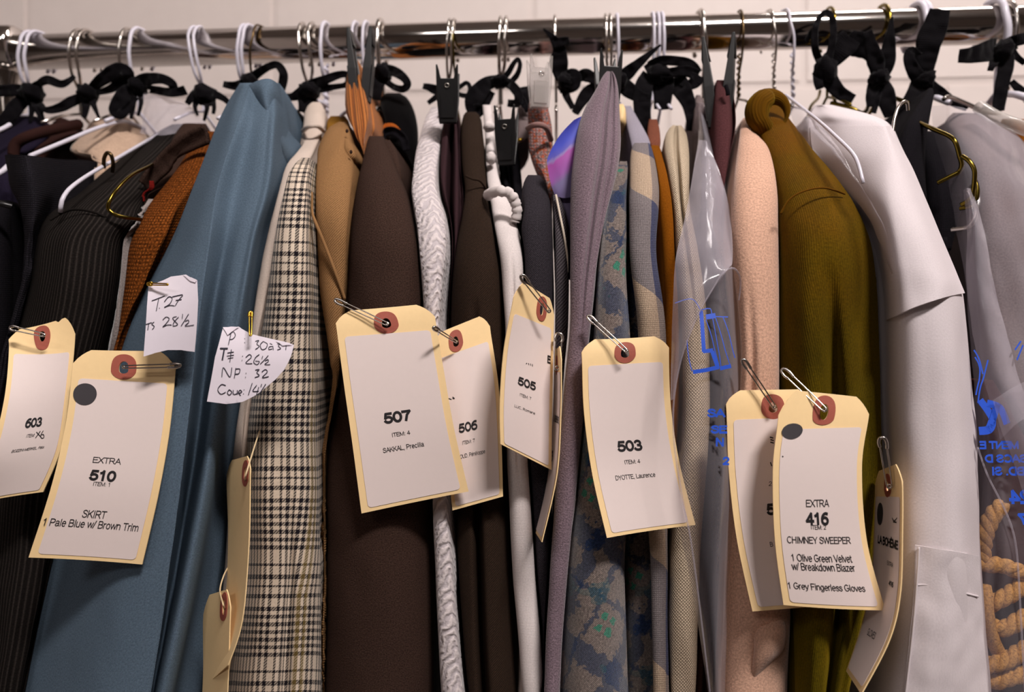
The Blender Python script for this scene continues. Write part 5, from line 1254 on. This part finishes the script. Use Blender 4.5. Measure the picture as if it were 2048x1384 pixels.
manila('manila tag printed 505 turned sideways',
    [(0, 1034, 556, 22.6, 1112, 604, 19.8), (.1, 1026, 604, 22.7, 1108, 640, 20.0), (.35, 1008, 700, 22.8, 1106, 735, 20.2), (.7, 1000, 805, 22.8, 1104, 845, 20.4), (1, 1001, 888, 22.6, 1103, 940, 20.3)],
    (1083, 618), texts=[('505', 1053, 767, 6.6, dict(bold=.045, sx=1.3)), ('ITEM: 7', 1050, 793, 2.4, dict(sx=1.2)), ('LUC, Romane', 1049, 819, 2.3, dict(sx=1.2)), ('E', 1097, 719, 4.6, dict(bold=.05))],
    marks=[[(1051, 728), (1053, 726)], [(1056, 726), (1057, 730)], [(1060, 727), (1061, 731)], [(1064, 728), (1064, 733)]])
manila('manila tag seen almost edge on, tucked behind tag 505',
    [(0, 1108, 704, 17.2, 1121, 690, 22.4), (.1, 1108, 730, 17.2, 1122, 728, 22.4), (.4, 1106, 820, 17.4, 1121, 828, 22.4), (.7, 1096, 945, 17.4, 1113, 950, 22.4), (1, 1070, 1064, 17.4, 1083, 1084, 22.4)],
    (1114, 734), texts=[('LA BOH\u00c8ME', 1114, 838, 4.4, dict(bold=.04)), ('505', 1105, 912, 6.4, B_)])
manila('manila tag printed 503 hanging before the tartan flannel shirt',
    [(0, 1160, 678, 22.4, 1340, 669, 22.0), (.1, 1164, 715, 22.6, 1338, 705, 22.2), (.4, 1168, 822, 22.4, 1342, 815, 22.0), (.7, 1184, 945, 22.2, 1360, 930, 21.8), (1, 1214, 1076, 22.4, 1391, 1050, 22.0)],
    (1250, 708), dq=(-1.2, -.4), bow=.0035, texts=[('503', 1259, 891, 6.6, dict(bold=.045, sx=1.05)), ('ITEM: 4', 1264, 923, 2.5, N_), ('DYOTTE, Laurence', 1270, 952, 2.5, N_)])
manila('manila tag mostly hidden behind tag 416 on the pink jacket',
    [(0, 1448, 781, 22.4, 1640, 778, 21.8), (.1, 1453, 820, 22.6, 1644, 812, 22.0), (.4, 1458, 945, 22.6, 1650, 935, 22.0), (.7, 1474, 1080, 22.6, 1664, 1066, 22.0), (1, 1505, 1223, 22.8, 1694, 1208, 22.2)],
    (1546, 818), dq=(-.9, -.8), texts=[('5', 1541, 1018, 6.4, dict(bold=.05, sx=1.0)), ('B', 1542, 1088, 2.3, {}), ('2', 1539, 967, 2.6, dict(shear=.2))],
    marks=[[(1539, 874), (1546, 876)], [(1540, 879), (1547, 881)], [(1540, 884), (1547, 886)], [(1540, 924), (1543, 932)]])
manila('manila tag printed 416 chimney sweeper with a dark dot, on the olive blazer',
    [(0, 1560, 778, 24.6, 1742, 797, 24.0), (.1, 1556, 842, 24.8, 1737, 838, 24.2), (.4, 1546, 938, 24.8, 1724, 935, 24.2), (.7, 1550, 1080, 24.6, 1734, 1082, 24.0), (1, 1567, 1210, 24.2, 1771, 1221, 23.8)],
    (1648, 823), dq=(-1.3, -.5), dot=(1584, 862), bow=-.0015, texts=[('EXTRA', 1634, 1006, 3.7, N_), ('416', 1634, 1037, 6.2, B_), ('ITEM: 2', 1636, 1054, 2.3, N_), ('CHIMNEY SWEEPER', 1638, 1080, 3.7, dict(sx=.84)), ('1 Olive Green Velvet', 1643, 1116, 3.6, dict(sx=.84)), ('w/ Breakdown Blazer', 1647, 1134, 3.6, dict(sx=.84)), ('1 Grey Fingerless Gloves', 1653, 1174, 3.6, dict(sx=.84))],
    marks=[[(1564, 912), (1566, 914)]])
manila('manila tag turned edgeways with LA BOHEME print, left of the white shirt pocket',
    [(0, 1750, 945, 20.0, 1800, 925, 24.4), (.1, 1750, 975, 20.0, 1804, 972, 24.6), (.3, 1748, 1045, 20.2, 1804, 1056, 24.8), (.6, 1742, 1150, 20.6, 1800, 1185, 25.0), (.8, 1724, 1245, 21.2, 1778, 1280, 25.2), (1, 1692, 1342, 21.8, 1722, 1388, 25.2)],
    (1776, 975), dot=(1762, 1027), texts=[('LA BOH\u00c8ME', 1777, 1084, 5.4, dict(bold=.045, sx=.95)), ('EXTRA', 1782, 1128, 2.6, {}), ('416', 1784, 1168, 3.6, B_), ('GLOVES', 1745, 1268, 3.2, {})],
    marks=[[(1786, 1036), (1790, 1042), (1796, 1036)], [(1788, 1044), (1795, 1045)]])
manila('plain backed manila tag seen sideways against the plaid shirt, upper of two',
    [(0, 457, 922, 20.4, 502, 910, 24.8), (.1, 453, 960, 20.4, 500, 950, 24.8), (.4, 456, 1072, 20.8, 497, 1090, 25), (.7, 450, 1200, 21.4, 484, 1240, 25.2), (1, 421, 1362, 22, 456, 1330, 25.2)],
    (491, 951), sticker=False)
manila('plain backed manila tag below the other one beside the plaid shirt',
    [(0, 411, 1192, 20.8, 462, 1176, 24.4), (.1, 406, 1240, 20.8, 460, 1226, 24.4), (.4, 406, 1350, 21, 456, 1350, 24.4), (.7, 400, 1460, 21, 450, 1470, 24.4), (1, 392, 1580, 21, 440, 1590, 24.4)],
    (448, 1213), sticker=False)
manila('third manila tag mostly under the other two at the bottom of the plaid shirt',
    [(0, 430, 1240, 20.0, 470, 1230, 21.6), (.1, 424, 1280, 20.0, 468, 1272, 21.6), (.4, 418, 1380, 20, 452, 1386, 21.8), (1, 400, 1600, 20, 440, 1610, 22)],
    (452, 1262), sticker=False)

# ------------------------------------------------------------------ paper notes with handwriting
n1 = Sheet([(0, 298, 566, 24.3, 396, 551, 24.2), (.3, 295, 612, 24.7, 394, 596, 24.6), (.65, 291, 662, 24.9, 393, 650, 24.8), (1, 287, 713, 25.0, 389, 703, 24.8)], 30, 43, .0012)
o1 = [n1.inv(*p) for p in ((297, 572), (312, 566), (342, 553), (372, 549), (394, 560), (396, 600), (393, 655), (389, 704), (362, 700), (335, 700), (310, 706), (287, 713), (291, 660), (294, 610))]
N1 = n1.area('paper_note', o1, M['paper'], 0, [], 3.0, .0002, 1.5, label='white paper note handwritten T.27, pinned to the blue skirt', cat_='note')
f1 = [n1.inv(*p) for p in ((368, 549.5), (395, 561), (392, 566), (382, 563))]
n1.area('folded_corner', f1, M['paper'], .0008, [], 9, .0002, 3, parent=N1)
n1.strokes('pen_writing', [
    [(304, 602), (330, 592)], [(318, 597), (313, 622)], [(319, 616), (320, 617)],
    [(329, 604), (338, 594), (345, 597), (340, 608), (329, 615), (340, 611), (350, 612)], [(345, 594), (366, 590), (358, 600), (351, 612)], [(352, 601), (364, 599)],
    [(292, 649), (304, 645)], [(298, 647), (296, 660)], [(309, 644), (304, 648), (309, 653), (305, 659)],
    [(326, 640), (333, 634), (339, 638), (332, 648), (326, 654), (335, 650), (344, 650)], [(354, 633), (346, 636), (351, 643), (356, 649), (347, 652), (349, 644), (358, 634)],
    [(366, 628), (365, 638)], [(378, 628), (363, 652)], [(371, 643), (377, 640), (378, 645), (371, 652), (389, 650)]], .42, N1, M['pen'])
n2 = Sheet([(0, 444, 650, 24.4, 588, 676, 24.0), (.4, 434, 706, 24.8, 584, 728, 24.4), (1, 412, 806, 25.0, 566, 826, 24.6)], 44, 46, .0015)
o2 = [n2.inv(*p) for p in ((446, 656), (462, 653), (479, 654), (502, 668), (540, 677), (576, 685), (588, 690), (582, 712), (568, 740), (552, 758), (540, 768), (512, 790), (484, 804), (452, 808), (414, 803), (422, 760), (430, 714))]
N2 = n2.area('paper_note', o2, M['paper'], 0, [], 3.0, .0002, 1.5, label='white paper note handwritten NP 32 in four lines, beside the plaid shirt', cat_='note')
n2.area('folded_corner', [n2.inv(*p) for p in ((446, 655), (479, 654), (456, 671))], M['paper'], .0009, [], 9, .0002, 3, parent=N2)
n2.area('folded_corner', [n2.inv(*p) for p in ((553, 682), (586, 690), (566, 692))], M['paper'], .0009, [], 9, .0002, 3, parent=N2)
n2.strokes('pen_writing', [
    [(462, 668), (457, 690)], [(458, 670), (467, 664), (471, 671), (466, 678), (459, 679)], [(489, 677), (490, 678)], [(489, 685), (490, 686)],
    [(511, 683), (518, 681), (514, 688), (519, 693), (511, 699)], [(527, 683), (521, 690), (524, 699), (532, 697), (535, 688), (527, 683)], [(545, 693), (539, 694), (538, 699), (545, 698)], [(546, 692), (547, 700)], [(540, 687), (545, 689)],
    [(555, 688), (561, 687), (557, 692), (562, 697), (555, 700)], [(573, 688), (572, 700)],
    [(440, 697), (456, 697)], [(449, 698), (445, 720)], [(455, 706), (468, 704)], [(454, 712), (468, 710)], [(463, 699), (460, 724)], [(456, 717), (467, 715)],
    [(485, 712), (486, 713)], [(484, 720), (485, 721)], [(492, 715), (499, 709), (503, 714), (492, 726), (505, 727)], [(519, 709), (511, 716), (508, 725), (515, 729), (519, 723), (511, 722)],
    [(526, 712), (524, 718)], [(537, 711), (521, 728)], [(530, 722), (536, 719), (537, 723), (530, 729), (541, 729)],
    [(444, 754), (447, 735), (460, 754), (464, 735)], [(469, 756), (472, 736)], [(471, 738), (480, 738), (478, 747), (471, 748)], [(492, 746), (493, 747)], [(491, 754), (492, 755)],
    [(511, 740), (519, 739), (514, 745), (519, 751), (510, 755)], [(524, 744), (531, 739), (535, 744), (525, 755), (538, 753)],
    [(452, 771), (443, 769), (436, 779), (442, 788), (452, 784)], [(459, 779), (455, 785), (459, 790), (464, 784), (459, 779)], [(467, 780), (467, 788), (474, 787), (475, 780), (475, 789)], [(478, 786), (484, 784), (481, 780), (477, 785), (482, 791)], [(488, 779), (489, 780)], [(487, 787), (488, 788)],
    [(505, 766), (497, 790)], [(514, 770), (506, 782), (518, 782)], [(518, 774), (513, 791)], [(524, 768), (522, 774)], [(532, 768), (519, 788)]], .42, N2, M['pen'])
n2.strokes('crossing_out', [[(441, 697), (456, 697)], [(449, 698), (445, 720)]], .8, N2, M['pen'], .0005)

# ------------------------------------------------------------------ safety pins
def pin(label, cap, coil, mat, gap=7.0, w=.0006):
    t = empty('safety_pin', Q(*coil), label, 'safety pin')
    A, C = Q(*cap), Q(*coil); d = (C-A); L = d.length; d = d.normalized()
    v = ((A+C)/2-CAM).normalized(); s = d.cross(v).normalized(); g = gap*mpx(cap[2])
    pts = [A + s*g*.5 + d*L*.10, A + s*g*.52 + d*L*.5, C + s*g*.42 - d*g*.5]
    pts += [C + s*g*.42*cos(a) + d*g*.42*sin(a) for a in (pi*.2, pi*.5, pi*.8)]
    pts += [C - s*g*.42 - d*g*.5, A - s*g*.5 + d*L*.5, A - s*g*.5 + d*L*.08]
    tube('wire', smooth_path(pts, 50), w, mat, t, 8)
    tube('coil', [C + (s*cos(a)+d*sin(a))*g*.26 - v*(.0012*(i/30-.5)) for i, a in enumerate([k*4*pi/30 for k in range(31)])], w*.9, mat, t, 6)
    # sheet metal cap folded round the open end
    cp = [A + s*g*.5 + d*L*.20, A + s*g*.62 + d*L*.06, A + s*g*.32 - d*g*.35, A - s*g*.32 - d*g*.35, A - s*g*.62 + d*L*.06, A - s*g*.5 + d*L*.16]
    tube('cap', smooth_path(cp, 24), w*2.0, mat, t, 8)
    return t
def wpin(label, cap, coil, mat, gap=7.0, w=.00042): return pin(label, cap, coil, mat, gap*.7, w)
wpin('silver safety pin through the eyelet of tag 603', (24, 656, 22.4), (87, 670, 22.2), M['steel'], 11)
wpin('silver safety pin lying level through the eyelet of tag 510', (358, 731, 24.0), (247, 734, 24.0), M['steel'], 9)
wpin('silver safety pin slanting over the top edge of the tag before the dark brown jacket', (673, 601, 21.0), (774, 648, 21.4), M['steel'], 10)
wpin('silver safety pin joining tag 506 to the white lace knit', (868, 656, 22.3), (913, 684, 20.2), M['steel'], 7)
wpin('large silver safety pin running down across tag 505\'s eyelet', (1045, 554, 22.9), (1098, 622, 22.2), M['steel'], 12)
wpin('silver safety pin standing upright right of tag 505', (1118, 672, 20.6), (1114, 735, 21.0), M['steel'], 17, .0005)
wpin('silver safety pin slanting from the mauve fleece to the tag before the tartan shirt', (1178, 634, 21.0), (1253, 702, 21.9), M['steel'], 10)
wpin('silver safety pin on the pink jacket, left of the olive blazer\'s pin', (1487, 722, 21.7), (1549, 814, 22.1), M['steel'], 10)
wpin('silver safety pin on the olive blazer into tag 416\'s eyelet', (1568, 742, 22.5), (1649, 819, 23.8), M['steel'], 14)
wpin('silver safety pin hooked on the white shirt\'s left edge', (1764, 880, 23.2), (1779, 972, 23.4), M['steel'], 16, .0005)
wpin('small brass safety pin across the note T.27', (297, 568, 24.6), (335, 569, 24.9), M['gold'], 5)
wpin('brass safety pin standing above the note NP 32', (501, 626, 24.4), (501, 670, 25.0), M['gold'], 7)
def cord(label, pts, w=.0005):
    return wire('tag_thread', pts, w, M['thread'], None, 40, 6, label=label, cat_='thread')
cord('pale thread holding the upper plain manila tag beside the plaid shirt', [(519, 862, 21.4), (510, 890, 22.6), (500, 922, 24.6), (491, 952, 25.2), (490, 960, 24.0)])
cord('pale thread holding the lower plain manila tag beside the blue skirt', [(460, 1128, 20.6), (448, 1150, 21.6), (440, 1180, 22.6), (446, 1208, 24.6), (449, 1218, 23.6)])

# ------------------------------------------------------------------ rope in the right bag
def strand_rope(label, pts, R_, r_, pitch):
    path = smooth_path([Q(*p) for p in pts], 420)
    t = empty('rope_coil', path[0], label, 'rope')
    acc = 0
    ph = [0]
    for i in range(1, len(path)):
        acc += (path[i]-path[i-1]).length; ph.append(acc*2*pi/pitch)
    for k in range(3):
        out = []
        for i, p in enumerate(path):
            d = (path[min(i+1, len(path)-1)]-path[max(i-1, 0)]).normalized(); s = d.cross(Vector((0, 1, .02))).normalized(); u = s.cross(d)
            a = ph[i]+2*pi*k/3; out.append(p+(s*cos(a)+u*sin(a))*R_)
        tube('strand', out, r_, M['rope'], t, 8)
    return t
strand_rope('twisted manila rope coiled inside the plastic bag at the lower right', [
    (2006, 1010, 16.0), (1986, 1030, 16.2), (1970, 1068, 16.4), (1964, 1112, 16.4), (1968, 1130, 16.6), (2000, 1130, 16.8), (2050, 1146, 17), (2110, 1160, 16), (2120, 1180, 15.6), (2060, 1168, 16.8),
    (2010, 1194, 17.2), (1976, 1212, 17), (1960, 1236, 16.8), (1980, 1250, 17.2), (2012, 1256, 17.6), (2056, 1232, 17.6), (2120, 1222, 16.6), (2120, 1280, 16.4), (2060, 1294, 17.4),
    (2010, 1322, 17.6), (1970, 1332, 17.4), (1960, 1352, 17), (1990, 1362, 17.2), (2030, 1352, 17.4), (2100, 1340, 17), (2110, 1390, 16.4), (2060, 1400, 16.6), (1994, 1410, 16.8), (1970, 1450, 16.8)], .0024, .0030, .019)
wire('rope_loop', [(1968, 1172, 17.0), (1972, 1196, 17.4), (1974, 1230, 17.6), (1986, 1280, 17.4), (2000, 1310, 17)], .0042, M['rope'], None, 60, 10, label='short upright rope end beside the coil in the right bag', cat_='rope')

# ------------------------------------------------------------------ plastic dress bags
class FilmInv:
    def __init__(s, grid): s.g = grid
def film(name, grid, mat, nu, nv, parent=None, wr=.002, ws=40, seed=0, **k):
    return panel(name, grid, mat, nu, nv, wr=wr, ws=ws, seed=seed, parent=parent, **k)
bag1_rows = [
    (205, 7.6, 1392, 1408), (235, 9.6, 1393, 1414), (275, 11.9, 1396, 1424), (330, 14, 1388, 1444), (400, 17, 1378, 1462), (470, 19.5, 1362, 1474), (530, 21, 1350, 1478), (620, 22, 1346, 1474), (740, 22.4, 1342, 1480),
    (860, 22.6, 1341, 1482), (960, 23.2, 1344, 1476), (1060, 23.2, 1360, 1466), (1180, 23, 1384, 1456), (1300, 22.8, 1404, 1452), (1480, 22.4, 1430, 1448)]
def wall_grid(rows, bulge=1.6):
    g_ = []
    for y, q, a, b in rows:
        g_.append([(a+(b-a)*u, y, q - bulge*(abs(2*u-1)**2.2)) for u in (0, .12, .3, .5, .7, .88, 1)])
    return g_
bag1 = film('dress_bag', wall_grid(bag1_rows, 3.2), M['film'], 40, 150, wr=.0025, ws=24, seed=3, label='clear plastic dress bag with blue block letters in the middle of the rack', cat_='plastic bag')
flap = film('flap', [
    [(1398, 280, 11.8), (1404, 280, 12), (1412, 280, 12.2)], [(1386, 345, 14.6), (1410, 345, 15.2), (1440, 345, 14.6)], [(1372, 425, 17.8), (1414, 425, 18.8), (1460, 425, 17.4)],
    [(1353, 505, 20.8), (1412, 508, 21.8), (1466, 516, 20.6)], [(1348, 545, 21.6), (1404, 552, 22.8), (1456, 538, 22.4)], [(1346, 590, 22.2), (1382, 590, 23.2), (1424, 582, 23.0)],
    [(1344, 640, 22.4), (1366, 640, 23.2), (1392, 636, 23.1)], [(1342, 720, 22.6), (1350, 720, 23.2), (1362, 716, 23.1)], [(1341, 800, 22.8), (1344, 800, 23.2), (1348, 796, 23.1)]],
    M['filmmilky'], 26, 90, bag1, wr=.0018, ws=40, seed=5)
wire('flap_edge', [(1478, 600, 21.4), (1481, 566, 21.8), (1476, 545, 22.4), (1464, 536, 22.8), (1446, 546, 23), (1424, 580, 23.1), (1394, 634, 23.2), (1363, 716, 23.2), (1348, 800, 23.2), (1348, 880, 23.3), (1362, 980, 23.4), (1386, 1110, 23.4), (1420, 1384, 23)], .0005, M['filmmilky'], bag1, 120, 6)
class BagSheet(Sheet): pass
bs = BagSheet([(0, 1346, 560, 21.9, 1480, 560, 21.9), (.3, 1344, 700, 22.7, 1482, 700, 22.7), (.7, 1342, 860, 22.9, 1484, 860, 22.9), (1, 1346, 980, 23.2, 1478, 980, 23.2)], 40, 120)
bs.strokes('blue_lettering', [[(1402, 622), (1404, 645), (1408, 704)], [(1406, 703), (1426, 701)], [(1424, 702), (1436, 736)], [(1386, 744), (1412, 740), (1438, 734)], [(1412, 634), (1431, 631)], [(1440, 737), (1462, 732)]], 2.3, bag1, M['blueink'], 0)
bs.strokes('blue_outline', [[(1374, 680), (1378, 718), (1384, 742)], [(1402, 620), (1420, 617), (1424, 630), (1437, 700), (1442, 734)], [(1412, 640), (1424, 676), (1438, 732)], [(1430, 632), (1444, 676), (1460, 730)], [(1446, 634), (1458, 668), (1470, 716)], [(1350, 606), (1384, 598), (1402, 622)], [(1430, 633), (1456, 634)]], .5, bag1, M['blueink'], 0)
for s_, x_, y_, c_ in (('SA', 1432, 826, 5.2), ('SE', 1438, 858, 5.0), ('N', 1440, 884, 4.6), ('2', 1452, 922, 4.6)):
    bs.text(s_, x_, y_, c_, bag1, .05, off=0, mat=M['blueink'])
# the large bag at the right
bag2 = film('dress_bag', [
    [(1858, 214, 8), (1900, 214, 10), (1950, 224, 10.6), (1998, 252, 10), (2070, 296, 9)],
    [(1868, 260, 9.5), (1910, 262, 11.8), (1960, 280, 12.6), (2012, 318, 12), (2090, 350, 10)],
    [(1890, 340, 11.2), (1930, 345, 14), (1980, 355, 14.6), (2030, 376, 14), (2100, 400, 12)],
    [(1912, 460, 13), (1942, 462, 15.6), (1990, 470, 16), (2040, 478, 15.6), (2110, 490, 14)],
    [(1932, 590, 14.4), (1960, 590, 16.6), (2008, 590, 17), (2054, 590, 16.8), (2120, 590, 15)],
    [(1946, 760, 15.4), (1976, 760, 17.6), (2020, 760, 18), (2064, 760, 17.6), (2130, 760, 16)],
    [(1955, 900, 16.2), (1984, 900, 18.4), (2024, 900, 18.6), (2070, 900, 18.2), (2140, 900, 16.4)],
    [(1960, 1110, 17.4), (1990, 1110, 19.4), (2030, 1110, 19.6), (2080, 1110, 19.2), (2150, 1110, 17)],
    [(1970, 1384, 18), (2000, 1384, 19.8), (2040, 1384, 20), (2090, 1384, 19.6), (2150, 1384, 17)],
    [(1974, 1480, 18), (2004, 1480, 19.8), (2044, 1480, 20), (2094, 1480, 19.6), (2150, 1480, 17)]], M['film'], 44, 130, wr=.005, ws=22, seed=9,
    label='large clear plastic dress bag with mirrored blue print at the right edge', cat_='plastic bag')
film('pleat', [
    [(1926, 380, 14.6), (1934, 376, 16), (1944, 378, 15)], [(1932, 460, 15.6), (1948, 455, 17), (1966, 458, 16)], [(1935, 580, 16.6), (1962, 576, 17.8), (1992, 582, 17)],
    [(1952, 700, 17.4), (1986, 690, 18.6), (2020, 690, 18)], [(1978, 800, 18.2), (2010, 780, 19.2), (2040, 762, 18.8)], [(2000, 880, 18.8), (2030, 850, 19.6), (2064, 830, 19.2)]],
    M['filmmilky'], 20, 70, bag2, wr=.0016, seed=11)
film('pleat', [[(1985, 800, 19.4), (2020, 780, 19.8), (2070, 752, 19.6)], [(2004, 860, 19.6), (2040, 840, 20.2), (2084, 810, 19.8)], [(2030, 930, 19.8), (2060, 900, 20.4), (2100, 880, 20)], [(2050, 1000, 20), (2080, 980, 20.4), (2120, 950, 20)]], M['filmmilky'], 20, 40, bag2, wr=.002, seed=12)
wire('edge', [(1955, 894, 18.9), (1975, 950, 19.4), (2000, 1000, 19.6), (2022, 1050, 19.8), (2034, 1110, 19.8), (2042, 1240, 20), (2050, 1384, 20)], .0005, M['filmmilky'], bag2, 60, 6)
b2 = BagSheet([(0, 1946, 760, 19.0, 2080, 760, 19.0), (.5, 1956, 920, 19.6, 2090, 920, 19.6), (1, 1962, 1080, 20.2, 2100, 1080, 20.2)], 40, 95)
b2.strokes('blue_band', [[(1960, 800), (1984, 836), (1980, 858), (1958, 862)], [(1974, 806), (2000, 816), (2014, 848)], [(1996, 806), (1984, 842), (1976, 862)]], 4.2, bag2, M['blueink'], 0)
b2.strokes('blue_outline', [[(1950, 714), (1960, 740), (1952, 790)], [(1976, 720), (1962, 770), (1956, 806)], [(2030, 700), (2042, 682)], [(2034, 720), (2046, 690)], [(1948, 700), (1958, 718), (1966, 748)]], .9, bag2, M['blueink'], 0)
for s_, x_, y_, c_ in (('MENT E', 1998, 890, 4.4), ('SACS D', 2012, 917, 4.8), ('BD. SI', 2016, 942, 4.8), ('24', 2040, 994, 7.5), ('7', 2046, 1038, 7.0)):
    b2.text(s_, x_, y_, c_, bag2, .05, off=0, mat=M['blueink'], mirror=True)
# film behind on the left, and over the white shirt's shoulder
film('plastic_sleeve', [[(286, 182, 2), (312, 188, 2.6), (346, 198, 2)], [(288, 210, 3), (318, 212, 3.8), (372, 208, 2.4)], [(284, 240, 4), (322, 240, 5), (396, 226, 3)], [(282, 268, 5), (326, 270, 6), (420, 258, 4)]], M['filmmilky'], 30, 30, wr=.003, ws=60, seed=14,
    label='small clear plastic sleeve behind the corduroy jacket\'s collar', cat_='plastic bag')
film('shoulder_film', [[(1576, 224, 9), (1600, 216, 10), (1630, 236, 12.4)], [(1596, 262, 12.6), (1630, 262, 15.2), (1672, 292, 17.2)], [(1634, 306, 15.4), (1670, 312, 18.4), (1712, 356, 20.2)], [(1686, 372, 18.4), (1724, 386, 20.8), (1752, 420, 22)], [(1740, 440, 20.8), (1760, 448, 22.4), (1774, 468, 23)], [(1770, 510, 22), (1778, 514, 22.9), (1784, 520, 23.2)], [(1782, 548, 22.4), (1785, 548, 22.9), (1788, 548, 23)]], M['film'], 24, 60, wr=.003, ws=70, seed=15,
    label='crumpled clear plastic strip between olive blazer and white shirt', cat_='plastic bag')
